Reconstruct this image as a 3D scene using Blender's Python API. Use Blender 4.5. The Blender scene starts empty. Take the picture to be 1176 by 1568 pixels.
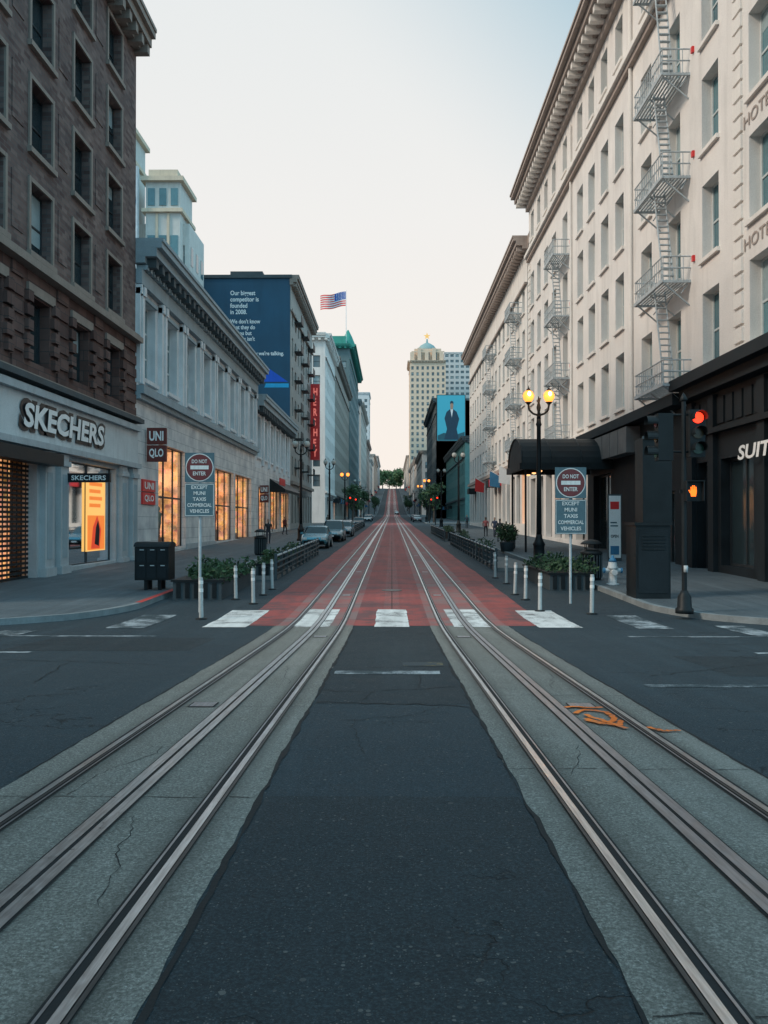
import bpy, bmesh, math, random
from mathutils import Vector, Matrix
rnd = random.Random(11)
scene = bpy.context.scene

# ------------------------------------------------------------------ nodes
def nd(nt, t, props=None, ins=None):
    n = nt.nodes.new(t)
    for k, v in (props or {}).items(): setattr(n, k, v)
    for k, v in (ins or {}).items():
        if isinstance(v, bpy.types.NodeSocket): nt.links.new(v, n.inputs[k])
        else: n.inputs[k].default_value = v
    return n
def c4(c): return (c[0], c[1], c[2], 1.0)
def posn(nt, scale=(1,1,1)):
    g = nd(nt, 'ShaderNodeNewGeometry')
    m = nd(nt, 'ShaderNodeMapping', None, {'Vector': g.outputs['Position'], 'Scale': scale})
    return m.outputs[0]
def noise(nt, vec, scale, detail=4, rough=.6, dist=0):
    return nd(nt, 'ShaderNodeTexNoise', None, {'Vector': vec, 'Scale': scale, 'Detail': detail, 'Roughness': rough, 'Distortion': dist}).outputs['Fac']
def ramp(nt, fac, stops):
    n = nd(nt, 'ShaderNodeValToRGB', None, {'Fac': fac})
    e = n.color_ramp.elements
    while len(e) < len(stops): e.new(.5)
    for i, (p, c) in enumerate(stops):
        e[i].position = p
        e[i].color = c4(c) if isinstance(c, (tuple, list)) else (c, c, c, 1)
    return n.outputs[0]
def mix(nt, fac, a, b, blend='MIX'):
    n = nd(nt, 'ShaderNodeMix', {'data_type': 'RGBA', 'blend_type': blend})
    for idx, v in ((0, fac), (6, a), (7, b)):
        if isinstance(v, bpy.types.NodeSocket): nt.links.new(v, n.inputs[idx])
        elif idx == 0: n.inputs[0].default_value = v
        else: n.inputs[idx].default_value = c4(v)
    return n.outputs[2]
def mth(nt, op, a, b=0.0, clamp=False):
    return nd(nt, 'ShaderNodeMath', {'operation': op, 'use_clamp': clamp}, {0: a, 1: b}).outputs[0]
def newmat(name):
    m = bpy.data.materials.new(name); m.use_nodes = True
    nt = m.node_tree
    return m, nt, nt.nodes['Principled BSDF']
def setb(nt, b, **k):
    names = dict(col='Base Color', rough='Roughness', metal='Metallic', spec='Specular IOR Level', ec='Emission Color', es='Emission Strength', nrm='Normal', alpha='Alpha')
    for kk, v in k.items():
        s = b.inputs[names[kk]]
        if isinstance(v, bpy.types.NodeSocket): nt.links.new(v, s)
        elif isinstance(v, (tuple, list)): s.default_value = c4(v)
        else: s.default_value = v
def bump(nt, h, strength=.3, dist=.01):
    return nd(nt, 'ShaderNodeBump', None, {'Height': h, 'Strength': strength, 'Distance': dist}).outputs[0]

MC = {}
def pbr(name, c, var=.15, scale=1.2, rough=.7, metal=0, spec=.4, bumps=.15, streak=True):
    if name in MC: return MC[name]
    m, nt, b = newmat(name)
    p = posn(nt)
    n1 = noise(nt, p, scale, 5)
    n2 = noise(nt, posn(nt, (1, 1, .12)), scale * 3, 4)
    n3 = noise(nt, p, 28, 3)
    dk = tuple(x * (1 - var * 1.6) for x in c); lt = tuple(min(1, x * (1 + var)) for x in c)
    col = mix(nt, ramp(nt, n1, [(.3, 0.), (.7, 1.)]), dk, lt)
    if streak:
        col = mix(nt, mth(nt, 'MULTIPLY', ramp(nt, n2, [(.5, 0.), (.72, 1.)]), .42), col, tuple(x * .55 for x in c))
    col = mix(nt, .25, col, ramp(nt, n3, [(.3, tuple(x*.6 for x in c)), (.7, tuple(min(1, x*1.3) for x in c))]))
    setb(nt, b, col=col, metal=metal, spec=spec)
    setb(nt, b, rough=nd(nt, 'ShaderNodeMapRange', None, {'Value': n1, 'To Min': max(0, rough - .12), 'To Max': min(1, rough + .12)}).outputs[0])
    if bumps: setb(nt, b, nrm=bump(nt, n3, bumps, .02))
    MC[name] = m
    return m
def emis(name, c, s):
    if name in MC: return MC[name]
    m, nt, b = newmat(name)
    setb(nt, b, col=tuple(x * .5 for x in c), ec=c, es=s, rough=.5)
    MC[name] = m
    return m

# ------------------------------------------------------------------ mesh accumulator
class Ob:
    def __init__(s, name, loc=(0, 0, 0)):
        s.name = name; s.loc = Vector(loc); s.parts = {}; s.smooth = set()
    def P(s, part):
        return s.parts.setdefault(part, dict(v=[], f=[], m=[], mats=[]))
    def add(s, part, mat, vs, fs):
        p = s.P(part)
        if mat not in p['mats']: p['mats'].append(mat)
        mi = p['mats'].index(mat); o = len(p['v'])
        p['v'] += [tuple(v) for v in vs]
        p['f'] += [[i + o for i in f] for f in fs]
        p['m'] += [mi] * len(fs)
    def quad(s, part, mat, *vs): s.add(part, mat, vs, [list(range(len(vs)))])
    def hexa(s, part, mat, c):
        s.add(part, mat, c, [[0,1,2,3],[7,6,5,4],[0,4,5,1],[1,5,6,2],[2,6,7,3],[3,7,4,0]])
    def box(s, part, mat, x0, x1, y0, y1, z0, z1):
        s.hexa(part, mat, [(x0,y0,z0),(x1,y0,z0),(x1,y1,z0),(x0,y1,z0),(x0,y0,z1),(x1,y0,z1),(x1,y1,z1),(x0,y1,z1)])
    def fbox(s, part, mat, F, u0, u1, v0, v1, d0, d1):
        s.hexa(part, mat, [F(u0,v0,d0),F(u1,v0,d0),F(u1,v1,d0),F(u0,v1,d0),F(u0,v0,d1),F(u1,v0,d1),F(u1,v1,d1),F(u0,v1,d1)])
    def fquad(s, part, mat, F, u0, u1, v0, v1, d):
        s.quad(part, mat, F(u0,v0,d), F(u1,v0,d), F(u1,v1,d), F(u0,v1,d))
    def cyl(s, part, mat, a, b, r0, r1=None, n=12, cap=True):
        r1 = r0 if r1 is None else r1
        a = Vector(a); b = Vector(b); d = (b - a).normalized()
        x = d.orthogonal().normalized(); y = d.cross(x)
        vs = []
        for c, r in ((a, r0), (b, r1)):
            for i in range(n):
                t = 2 * math.pi * i / n
                vs.append(c + x * (r * math.cos(t)) + y * (r * math.sin(t)))
        fs = [[i, (i+1) % n, n + (i+1) % n, n + i] for i in range(n)]
        if cap: fs += [list(range(n))[::-1], list(range(n, 2*n))]
        s.add(part, mat, vs, fs)
    def lathe(s, part, mat, base, prof, n=16):
        bx, by, bz = base; vs = []; fs = []
        for r, z in prof:
            for i in range(n):
                t = 2 * math.pi * i / n
                vs.append((bx + r*math.cos(t), by + r*math.sin(t), bz + z))
        for k in range(len(prof) - 1):
            for i in range(n):
                fs.append([k*n+i, k*n+(i+1) % n, (k+1)*n+(i+1) % n, (k+1)*n+i])
        fs.append(list(range(n))[::-1]); fs.append([(len(prof)-1)*n + i for i in range(n)])
        s.add(part, mat, vs, fs); s.smooth.add(part)
    def done(s):
        if len(s.parts) == 1:
            key = list(s.parts)[0]
            o = s.mk(s.name, s.parts[key], key); o.location = s.loc
            return o
        e = bpy.data.objects.new(s.name, None); e.location = s.loc
        e.empty_display_size = .5
        scene.collection.objects.link(e)
        for k, p in s.parts.items():
            o = s.mk(k, p, k); o.parent = e
        return e
    def mk(s, nm, p, key):
        me = bpy.data.meshes.new(nm)
        L = s.loc
        me.from_pydata([(v[0]-L.x, v[1]-L.y, v[2]-L.z) for v in p['v']], [], p['f'])
        for m in p['mats']: me.materials.append(m)
        me.polygons.foreach_set('material_index', p['m'])
        if key in s.smooth: me.polygons.foreach_set('use_smooth', [len(f) <= 4 for f in p['f']])
        bm = bmesh.new(); bm.from_mesh(me)
        bmesh.ops.recalc_face_normals(bm, faces=bm.faces)
        bm.to_mesh(me); bm.free(); me.update()
        o = bpy.data.objects.new(nm, me)
        scene.collection.objects.link(o)
        return o

def FL(X): return lambda u, v, d: (X + d, u, v)
def FR(X): return lambda u, v, d: (X - d, u, v)
def FF(Y): return lambda u, v, d: (u, Y - d, v)

def text(o, part, mat, s, F, u, v, h=None, w=None, d=0.02, flip=1, off=0.0, center=False, shear=0, sp=1.0):
    cu = bpy.data.curves.new('t', 'FONT'); cu.body = s; cu.offset = off; cu.shear = shear
    cu.resolution_u = 3; cu.space_line = sp
    if center: cu.align_x = 'CENTER'
    t = bpy.data.objects.new('t', cu); scene.collection.objects.link(t)
    bpy.context.view_layer.update()
    me = t.to_mesh()
    vs = [x.co.copy() for x in me.vertices]; fs = [list(f.vertices) for f in me.polygons]
    t.to_mesh_clear(); bpy.data.objects.remove(t); bpy.data.curves.remove(cu)
    x0 = min(a.x for a in vs); x1 = max(a.x for a in vs); y0 = min(a.y for a in vs); y1 = max(a.y for a in vs)
    sy = h/(y1-y0) if h else w/(x1-x0)
    sx = w/(x1-x0) if w else sy
    o.add(part, mat, [F(u + flip*(a.x-x0)*sx, v + (a.y-y0)*sy, d) for a in vs], fs)

# ------------------------------------------------------------------ terrain profile
PT = [(-3000,2.4),(-60,2.4),(-30,2.1),(-15,1.52),(0,.82),(6,.538),(12,.256),(14.5,.142),(16.5,.062),(18.5,.025),(21,.04),(24,.085),(60,.57),(104,1.17),(200,2.46),(300,3.8),(340,4.8),(380,6.6),(450,11.5),(550,18.5),(650,25),(750,31),(850,36),(950,39),(1100,39),(1500,28),(6000,0)]
def gz(y):
    for (a, za), (b, zb) in zip(PT, PT[1:]):
        if a <= y <= b: return za + (zb-za)*(y-a)/(b-a)
    return PT[-1][1]
def ys(a, b, step=None):
    r = {a, b} | {p[0] for p in PT if a < p[0] < b}
    if step:
        y = a
        while y < b: r.add(y); y += step
    return sorted(r)
def strip(o, part, mat, x0, x1, a, b, dz, step=None, jag=0.0, seed=0):
    rr = random.Random(seed)
    Y = ys(a, b, step); vs = []; fs = []
    j0 = j1 = 0
    for y in Y:
        j0 = .6*j0 + rr.uniform(-jag, jag); j1 = .6*j1 + rr.uniform(-jag, jag)
        z = gz(y) + dz
        vs += [(x0 + j0, y, z), (x1 + j1, y, z)]
    for i in range(len(Y)-1): fs.append([2*i, 2*i+1, 2*i+3, 2*i+2])
    o.add(part, mat, vs, fs)

# ------------------------------------------------------------------ surface materials
def mat_asphalt(name, c0, c1, crack=True, stone=.16, dens=.82, patchy=None, grime=False):
    m, nt, b = newmat(name); p = posn(nt)
    big = noise(nt, p, .35, 5, .6); mid = noise(nt, p, 2.6, 6, .75)
    fine = noise(nt, p, 60, 5, .85); fine2 = noise(nt, p, 200, 2, .5)
    col = mix(nt, ramp(nt, big, [(.35, 0.), (.65, 1.)]), c0, c1)
    col = mix(nt, mth(nt, 'MULTIPLY', ramp(nt, mid, [(.36, 1.), (.56, 0.)]), .5), col, tuple(x*.55 for x in c0))
    if patchy:
        col = mix(nt, mth(nt, 'MULTIPLY', ramp(nt, noise(nt, posn(nt, (1, .45, 1)), 2.2, 7, .75), [(.46, 0.), (.62, 1.)]), .65), col, patchy)
    col = mix(nt, .6, col, ramp(nt, fine, [(.38, tuple(x*.22 for x in c0)), (.5, c0), (.64, tuple(x*2.0 for x in c1))]))
    for sc_, de, st_ in ((95., dens-.12, stone), (41., dens+.06, stone*.9), (23., .955, stone*.75)):
        v = nd(nt, 'ShaderNodeTexVoronoi', {'feature': 'F1'}, {'Vector': p, 'Scale': sc_})
        rgb = nd(nt, 'ShaderNodeSeparateColor', None, {0: v.outputs['Color']})
        size = mth(nt, 'ADD', .10, mth(nt, 'MULTIPLY', rgb.outputs[1], .28))
        inside = mth(nt, 'LESS_THAN', v.outputs['Distance'], size)
        spot = mth(nt, 'MULTIPLY', inside, mth(nt, 'GREATER_THAN', rgb.outputs[0], de))
        sc2 = mix(nt, rgb.outputs[2], tuple(x*.45 for x in c0), (st_*1.0, st_, st_*.95))
        col = mix(nt, mth(nt, 'MULTIPLY', spot, .75), col, sc2)
    st = noise(nt, posn(nt, (1, .05, 1)), 2.2, 4, .6)
    col = mix(nt, mth(nt, 'MULTIPLY', ramp(nt, st, [(.5, 0.), (.75, 1.)]), .3), col, tuple(x*1.8 for x in c1))
    if grime:   # oil and brake-dust staining beside the steel rails
        ax = mth(nt, 'ABSOLUTE', nd(nt, 'ShaderNodeSeparateXYZ', None, {0: p}).outputs[0])
        gt = None
        for X, wd in ((1.06, .17), (1.594, .15), (2.127, .17)):
            d_ = mth(nt, 'DIVIDE', mth(nt, 'ABSOLUTE', mth(nt, 'SUBTRACT', ax, X)), wd)
            k = mth(nt, 'SUBTRACT', 1.0, d_, True)
            gt = k if gt is None else mth(nt, 'MAXIMUM', gt, k)
        gn = mth(nt, 'MULTIPLY', gt, mth(nt, 'ADD', .35, mth(nt, 'MULTIPLY', noise(nt, posn(nt, (1, .2, 1)), 5, 5, .7), 1.1)), True)
        col = mix(nt, gn, col, (.055, .05, .045))
    h = mth(nt, 'ADD', fine, mth(nt, 'MULTIPLY', fine2, .5))
    if crack:
        wp = nd(nt, 'ShaderNodeVectorMath', {'operation': 'ADD'}, {0: posn(nt, (.6, 1.3, 1)), 1: nd(nt, 'ShaderNodeTexNoise', None, {'Vector': p, 'Scale': 3.5, 'Detail': 6.}).outputs['Color']}).outputs[0]
        vc = nd(nt, 'ShaderNodeTexVoronoi', {'feature': 'DISTANCE_TO_EDGE'}, {'Vector': wp, 'Scale': .5}).outputs['Distance']
        line = mth(nt, 'MULTIPLY', ramp(nt, vc, [(.001, 1.), (.007, 0.)]), ramp(nt, noise(nt, p, .4, 2), [(.54, 0.), (.6, 1.)]))
        col = mix(nt, mth(nt, 'MULTIPLY', line, .75), col, (.008, .01, .012))
        h = mth(nt, 'SUBTRACT', h, mth(nt, 'MULTIPLY', line, 2.))
    setb(nt, b, col=col, spec=.3, nrm=bump(nt, h, .9, .010))
    setb(nt, b, rough=nd(nt, 'ShaderNodeMapRange', None, {'Value': mid, 'To Min': .6, 'To Max': .9}).outputs[0])
    return m
M_ROAD = mat_asphalt('road_asphalt', (.020, .036, .047), (.036, .056, .068), True, .20)
M_PATCH = mat_asphalt('patch_asphalt', (.016, .027, .034), (.030, .043, .051), True, .20, .80)
M_CONC = mat_asphalt('track_concrete', (.165, .165, .150), (.245, .240, .220), False, .48, .80, (.125, .115, .095), True)
M_WALK = mat_asphalt('sidewalk_concrete', (.085, .112, .13), (.125, .155, .17), False, .25, .9)
def joints(m, s):
    nt = m.node_tree; b = nt.nodes['Principled BSDF']
    col = b.inputs['Base Color'].links[0].from_socket
    br = nd(nt, 'ShaderNodeTexBrick', {'offset': 0.0}, {'Vector': posn(nt), 'Scale': 1.0, 'Brick Width': s, 'Row Height': s, 'Mortar Size': .008, 'Mortar Smooth': .1,
        'Color1': (1, 1, 1, 1), 'Color2': (.82, .82, .82, 1), 'Mortar': (.35, .35, .35, 1)})
    setb(nt, b, col=mix(nt, 1.0, col, br.outputs['Color'], 'MULTIPLY'))
joints(M_WALK, .92)
M_KERB = pbr('kerb_concrete', (.22, .25, .26), .2, 2, .8)
def mat_paint(name, c, wear0, wear1, under=(.05, .065, .075), a=0.95):
    m, nt, b = newmat(name); p = posn(nt)
    n = noise(nt, p, 1.3, 8, .75); f = noise(nt, p, 45, 4, .8)
    mask = ramp(nt, mth(nt, 'ADD', mth(nt, 'MULTIPLY', n, .65), mth(nt, 'MULTIPLY', f, .35)), [(wear0, 0.), (wear1, a)])
    st = noise(nt, posn(nt, (1, .04, 1)), 3, 3)
    cc = mix(nt, ramp(nt, st, [(.3, 0.), (.7, 1.)]), tuple(x*.75 for x in c), tuple(min(1, x*1.15) for x in c))
    setb(nt, b, col=mix(nt, mask, under, cc), rough=.75, spec=.3, nrm=bump(nt, f, .4, .005))
    return m
M_WHITE = mat_paint('white_road_paint', (.76, .76, .74), .41, .50, (.12, .11, .11))
M_WORN = mat_paint('worn_road_paint', (.50, .55, .58), .47, .56, (.035, .055, .065), .8)
M_ORANGE = mat_paint('orange_spray_paint', (1.0, .20, .02), .40, .50, (.24, .15, .11))
M_YEL = mat_paint('yellow_road_paint', (.5, .36, .08), .5, .58, (.035, .05, .06))
def mat_red():
    m, nt, b = newmat('red_lane_paint'); p = posn(nt)
    n = noise(nt, p, .9, 8, .75); f = noise(nt, p, 60, 4, .8)
    st = noise(nt, posn(nt, (1, .03, 1)), 3.5, 4)
    c = mix(nt, ramp(nt, st, [(.3, 0.), (.7, 1.)]), (.29, .045, .042), (.44, .085, .075))
    c = mix(nt, .35, c, ramp(nt, f, [(.3, (.16, .03, .03)), (.7, (.58, .17, .15))]))
    wear = ramp(nt, mth(nt, 'ADD', mth(nt, 'MULTIPLY', n, .7), mth(nt, 'MULTIPLY', f, .3)), [(.45, 1.), (.54, 0.)])
    sx = nd(nt, 'ShaderNodeSeparateXYZ', None, {0: p})
    ax = mth(nt, 'ABSOLUTE', sx.outputs[0])
    near = ramp(nt, mth(nt, 'DIVIDE', sx.outputs[1], 60.), [(.30, 1.), (.48, 0.)])
    tr = mth(nt, 'MULTIPLY', mth(nt, 'GREATER_THAN', ax, .82), mth(nt, 'LESS_THAN', ax, 2.42))
    c = mix(nt, mth(nt, 'MULTIPLY', wear, mth(nt, 'ADD', .5, mth(nt, 'MULTIPLY', near, .3))), c, (.095, .07, .075))
    ctr = mth(nt, 'LESS_THAN', ax, .2)
    c = mix(nt, mth(nt, 'MULTIPLY', ctr, ramp(nt, f, [(.5, 0.), (.62, .5)])), c, (.5, .36, .33))
    c = mix(nt, mth(nt, 'MULTIPLY', tr, mth(nt, 'ADD', .22, mth(nt, 'MULTIPLY', wear, .35))), c, (.32, .24, .225))
    br = nd(nt, 'ShaderNodeTexBrick', {'offset': 0.0}, {'Vector': p, 'Scale': 1.0, 'Brick Width': 30., 'Row Height': 3.1, 'Mortar Size': .02,
        'Color1': (1, 1, 1, 1), 'Color2': (.86, .86, .86, 1), 'Mortar': (.4, .4, .4, 1)})
    c = mix(nt, 1., c, br.outputs['Color'], 'MULTIPLY')
    setb(nt, b, col=c, rough=.7, spec=.3, nrm=bump(nt, f, .4, .005))
    return m
M_RED = mat_red()
def mat_steel(name, c, r):
    m, nt, b = newmat(name)
    n = noise(nt, posn(nt, (8, .25, 8)), 6, 5, .7)
    f = noise(nt, posn(nt), 20, 4)
    setb(nt, b, col=mix(nt, ramp(nt, n, [(.35, 0.), (.65, 1.)]), tuple(x*.6 for x in c), c), metal=1.0)
    setb(nt, b, rough=nd(nt, 'ShaderNodeMapRange', None, {'Value': f, 'To Min': r-.1, 'To Max': r+.15}).outputs[0], nrm=bump(nt, n, .1, .002))
    return m
M_STEEL = mat_steel('rail_steel', (.88, .92, .95), .30)
M_STEEL2 = mat_steel('rail_side_steel', (.12, .125, .13), .45)
M_STEEL3 = mat_steel('slot_steel', (.50, .52, .56), .36)
M_DARK = pbr('groove_dark', (.008, .010, .012), .3, 5, .8)

# ------------------------------------------------------------------ ground and road
g = Ob('ground'); strip(g, 'ground', pbr('ground_mat', (.07, .08, .085)), -3000, 3000, -3000, 6000, -.02); g.done()
rd = Ob('road')
strip(rd, 'road', M_ROAD, -6.8, 6.8, -60, 1000, 0, 1.5)
for x0, x1 in ((-200, -6.8), (6.8, 200)):
    strip(rd, 'road', M_ROAD, x0, x1, -12, 21.5, 0)
for a, b in ((131, 149), (311, 327), (455, 470), (600, 615)):
    for x0, x1 in ((-200, -6.8), (6.8, 200)): strip(rd, 'road', M_ROAD, x0, x1, a, b, 0)
rd.done()
tk = Ob('cable_car_tracks')
for sgn, sd in ((-1, 3), (1, 8)):
    a, b = (.80, 2.46)
    strip(tk, 'track_slab', M_CONC, sgn*a, sgn*b, -30, 17.35, .004, .16, .013, sd)
    strip(tk, 'slab_seam', M_DARK, sgn*(a-.020), sgn*(a+.004), -30, 17.35, .0065, .13, .012, sd+20)
    strip(tk, 'slab_seam', M_DARK, sgn*(b-.002), sgn*(b+.014), -30, 17.35, .0065, .13, .009, sd+40)
    for X in (1.06, 2.127):
        s = 1 if X < 1.5 else -1
        strip(tk, 'rail_groove', M_DARK, sgn*(X-.066), sgn*(X+.066), -30, 900, .010)
        c = X - s*.018
        strip(tk, 'rail_head', M_STEEL2, sgn*(c-.044), sgn*(c-.026), -30, 900, .0135)
        strip(tk, 'rail_head', M_STEEL, sgn*(c-.022), sgn*(c+.020), -30, 900, .016)
        strip(tk, 'rail_guard', M_STEEL3, sgn*(c+s*.058), sgn*(c+s*.070), -30, 900, .0135)
    X = 1.594
    strip(tk, 'slot_rail', M_STEEL if sgn < 0 else M_STEEL3, sgn*(X-.078), sgn*(X-.012), -30, 900, .014)
    strip(tk, 'slot_rail', M_STEEL if sgn < 0 else M_STEEL3, sgn*(X+.012), sgn*(X+.078), -30, 900, .014)
    strip(tk, 'slot_gap', M_DARK, sgn*(X-.090), sgn*(X+.090), -30, 900, .010)
    for y in (8.1, 15.2, 24, 33, 45):
        for q in (1.33, 1.86):
            if (q > 1.6) == (y > 10): continue
            for w_, m_, dz in ((.13, M_DARK, .0115), (.115, M_STEEL3, .0128)):
                tk.add('slot_cover', m_, [(sgn*(q-w_), y-w_, gz(y-w_)+dz), (sgn*(q+w_), y-w_, gz(y-w_)+dz), (sgn*(q+w_), y+w_, gz(y+w_)+dz), (sgn*(q-w_), y+w_, gz(y+w_)+dz)], [[0,1,2,3]])
tk.done()
def gline(o, part, mat, pts, w, dz):
    for (x0, y0), (x1, y1) in zip(pts, pts[1:]):
        d = Vector((x1-x0, y1-y0)); d.normalize(); n = Vector((-d.y, d.x))*w/2
        q = [(x0-n.x, y0-n.y), (x1-n.x, y1-n.y), (x1+n.x, y1+n.y), (x0+n.x, y0+n.y)]
        o.add(part, mat, [(a, b, gz(b)+dz) for a, b in q], [[0,1,2,3]])
ck = Ob('pavement_cracks')
def crackline(xa, ya, xb, yb, w, seed, dz, wander=.022):
    rr = random.Random(seed); n = int(math.hypot(xb-xa, yb-ya)/.06)+2; j = 0; pts = []
    for i in range(n+1):
        j = .8*j + rr.uniform(-wander, wander); t = i/n
        pts.append((xa+(xb-xa)*t + (j if abs(yb-ya) > abs(xb-xa) else 0), ya+(yb-ya)*t + (j*2 if abs(yb-ya) <= abs(xb-xa) else 0)))
    for i, (p, q) in enumerate(zip(pts, pts[1:])):
        gline(ck, 'cracks', M_DARK, [p, q], w*rr.uniform(.35, 1.3), dz)
for i, c in enumerate(((-.76,8.3,.76,8.1,.022),(-.76,9.0,-.2,8.9,.014),(-.1,9.05,.76,9.3,.014),(-.5,7.4,.1,7.55,.010),(.1,7.55,.5,8.1,.010),(-.76,10.9,.76,11.0,.014),(-.3,8.3,-.15,9.0,.009),(.3,9.2,.45,11,.009),(-.2,6.1,-.35,7.4,.006),
    (-3.2,11.2,-6.5,12.0,.018),(-4.2,9.6,-4.5,11.4,.014),(3.2,10.2,5.4,11.6,.016),(5.2,14.0,9.5,14.3,.016),(-9.0,13.6,-5.0,13.9,.016))):
    crackline(*c, i+1, .0052+.0001*i)
# hairline transverse joints in the concrete slabs between the rails
for sgn in (-1, 1):
    for k, y in enumerate([1.9 + 3.05*i + (0 if sgn < 0 else .7) for i in range(6)]):
        for (xa, xb) in ((.82, .985), (1.14, 1.5), (1.69, 2.05), (2.2, 2.44)):
            crackline(sgn*xa, y, sgn*xb, y+.02, .008, k*7+int(xa*10)+(50 if sgn > 0 else 0), .0072, .004)
for i, c in enumerate(((-1.2,3.4,-1.45,4.6,.005),(1.75,3.0,2.0,4.4,.005),(1.2,5.5,1.42,6.4,.005),(-2.0,5.0,-1.75,6.3,.005),(1.8,9.2,2.02,10.4,.006),(-1.2,9.5,-1.4,11,.006))): crackline(*c, i+90, .0074)
ck.done()
rl = Ob('red_transit_lane')
strip(rl, 'red_transit_lane', M_RED, -3.35, 3.35, 17.35, 900, .004, 1.0, .02, 5); rl.done()
cw = Ob('crosswalk_markings')
for x, w, ya, yb, m_ in ((0, .36, 17.1, 20.6, M_WHITE), (-1.72, .42, 17.1, 20.6, M_WHITE), (1.72, .42, 17.1, 20.6, M_WHITE), (-3.5, .45, 17.0, 20.4, M_WHITE), (3.5, .45, 17.0, 20.4, M_WHITE),
        (-5.5, .4, 16.8, 19.4, M_WORN), (5.4, .35, 16.8, 19.4, M_WORN), (-7.4, .33, 15.5, 16.34, M_WORN), (7.1, .3, 15.4, 17.4, M_WORN), (-9.2, .3, 15.45, 16.34, M_WORN), (9.0, .3, 15.45, 16.34, M_WORN)):
    strip(cw, 'bars', m_, x-w, x+w, ya, yb, .0075, .2, .012, int(x*7)+60)
strip(cw, 'stop_line', M_WORN, -.72, .62, 10.3, 10.6, .0075, .1, .01, 4)
strip(cw, 'yellow_line', M_YEL, .15, .7, 11.1, 11.5, .0075, .1)
for s in (-1, 1):
    strip(cw, 'edge_line', M_WORN, s*5.6, s*40, 12.6, 12.78, .0045)
    strip(cw, 'edge_line', M_WORN, s*4.4, s*40, 15.2, 15.38, .0045)
strip(cw, 'edge_line', M_WORN, 2.9, 12, 9.3, 9.5, .0045)
cw.done()
sp = Ob('orange_utility_marking')
rr_ = random.Random(5)
def wob(pts):
    r = []
    for (x0, y0), (x1, y1) in zip(pts, pts[1:]):
        for k in range(6): r.append((x0+(x1-x0)*k/6+rr_.uniform(-.014,.014), y0+(y1-y0)*k/6+rr_.uniform(-.035,.035)))
    return r + [pts[-1]]
gline(sp, 'spray_lines', M_ORANGE, wob([(1.70, 7.62), (1.82, 7.85), (2.02, 7.72), (2.0, 7.35), (1.84, 7.2), (1.74, 7.4)]), .055, .018)
gline(sp, 'spray_strokes', M_ORANGE, wob([(1.72, 7.30), (1.95, 7.05), (2.04, 7.3)]), .05, .0195)
gline(sp, 'spray_arrow', M_ORANGE, wob([(1.68, 7.95), (2.03, 7.95)]), .05, .0205)
gline(sp, 'spray_cross', M_ORANGE, wob([(1.78, 7.55), (1.98, 6.95)]), .05, .0215)
gline(sp, 'spray_tail', M_ORANGE, wob([(2.2, 7.0), (2.26, 6.85), (2.4, 6.9)]), .05, .0185)
sp.done()
pt = Ob('asphalt_patch')
strip(pt, 'asphalt_patch', M_PATCH, -.77, .77, 8.2, 17.3, .002, .3, .0)
strip(pt, 'asphalt_patch', M_PATCH, -6.2, -3.2, 12.9, 15.0, .002, .3, .01, 3); strip(pt, 'asphalt_patch', M_PATCH, 4.2, 7.4, 10.2, 12.3, .002, .3, .01, 4); strip(pt, 'asphalt_patch', M_PATCH, -.77, .77, -3, 5.0, .002, .3, .0)
pt.done()
mh = Ob('manhole_cover')
mh.cyl('manhole_cover', M_STEEL2, (0, 25.5, gz(25.5)), (0, 25.5, gz(25.5)+.014), .32, .32, 20)
mh.done()

def sidewalk(s):
    o = Ob('sidewalk')
    R0 = 4.6
    Y = sorted(set(ys(16.5, 131) + [16.5 + R0*(1-math.cos(t*math.pi/24)) for t in range(13)] + [16.5+i*.35 for i in range(15)]))
    def xk(y):
        t = R0-(y-16.5)
        return 6.4 + (R0 - math.sqrt(max(0, R0*R0 - t*t)) if y < 16.5+R0 else 0)
    H = .14
    vs = []; fs = []
    for y in Y:
        z = gz(y)+H
        vs += [(s*(xk(y)+.16), y, z), (s*13, y, z), (s*60, y, z)]
    n = 3
    for i in range(len(Y)-1):
        for k in range(2): fs.append([n*i+k, n*i+k+1, n*i+n+k+1, n*i+n+k])
    o.add('paving', M_WALK, vs, fs)
    for a, b in zip(Y, Y[1:]):
        pa = (s*xk(a), a); pb = (s*xk(b), b); qa = (s*(xk(a)+.165), a); qb = (s*(xk(b)+.165), b)
        o.hexa('kerb', M_KERB, [(*pa, gz(a)-.05), (*qa, gz(a)-.05), (*qb, gz(b)-.05), (*pb, gz(b)-.05), (*pa, gz(a)+H+.003), (*qa, gz(a)+H+.003), (*qb, gz(b)+H+.003), (*pb, gz(b)+H+.003)])
    o.box('kerb', M_KERB, min(s*11, s*60), max(s*11, s*60), 16.35, 16.5, -.1, gz(16.5)+H+.002)
    o.done()
    for a, b in ((149, 311), (327, 455), (470, 600), (615, 900)):
        o = Ob('sidewalk')
        strip(o, 'paving', M_WALK, s*6.55, s*60, a, b, H)
        Y = ys(a, b)
        for p, q in zip(Y, Y[1:]):
            o.hexa('kerb', M_KERB, [(s*6.4, p, gz(p)-.05), (s*6.56, p, gz(p)-.05), (s*6.56, q, gz(q)-.05), (s*6.4, q, gz(q)-.05), (s*6.4, p, gz(p)+.143), (s*6.56, p, gz(p)+.143), (s*6.56, q, gz(q)+.143), (s*6.4, q, gz(q)+.143)])
        o.quad('kerb', M_KERB, (s*6.4, a-.01, gz(a)-.05), (s*60, a-.01, gz(a)-.05), (s*60, a-.01, gz(a)+.141), (s*6.4, a-.01, gz(a)+.141))
        o.done()
sidewalk(-1); sidewalk(1)
rk = Ob('red_kerb_paint')
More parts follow.
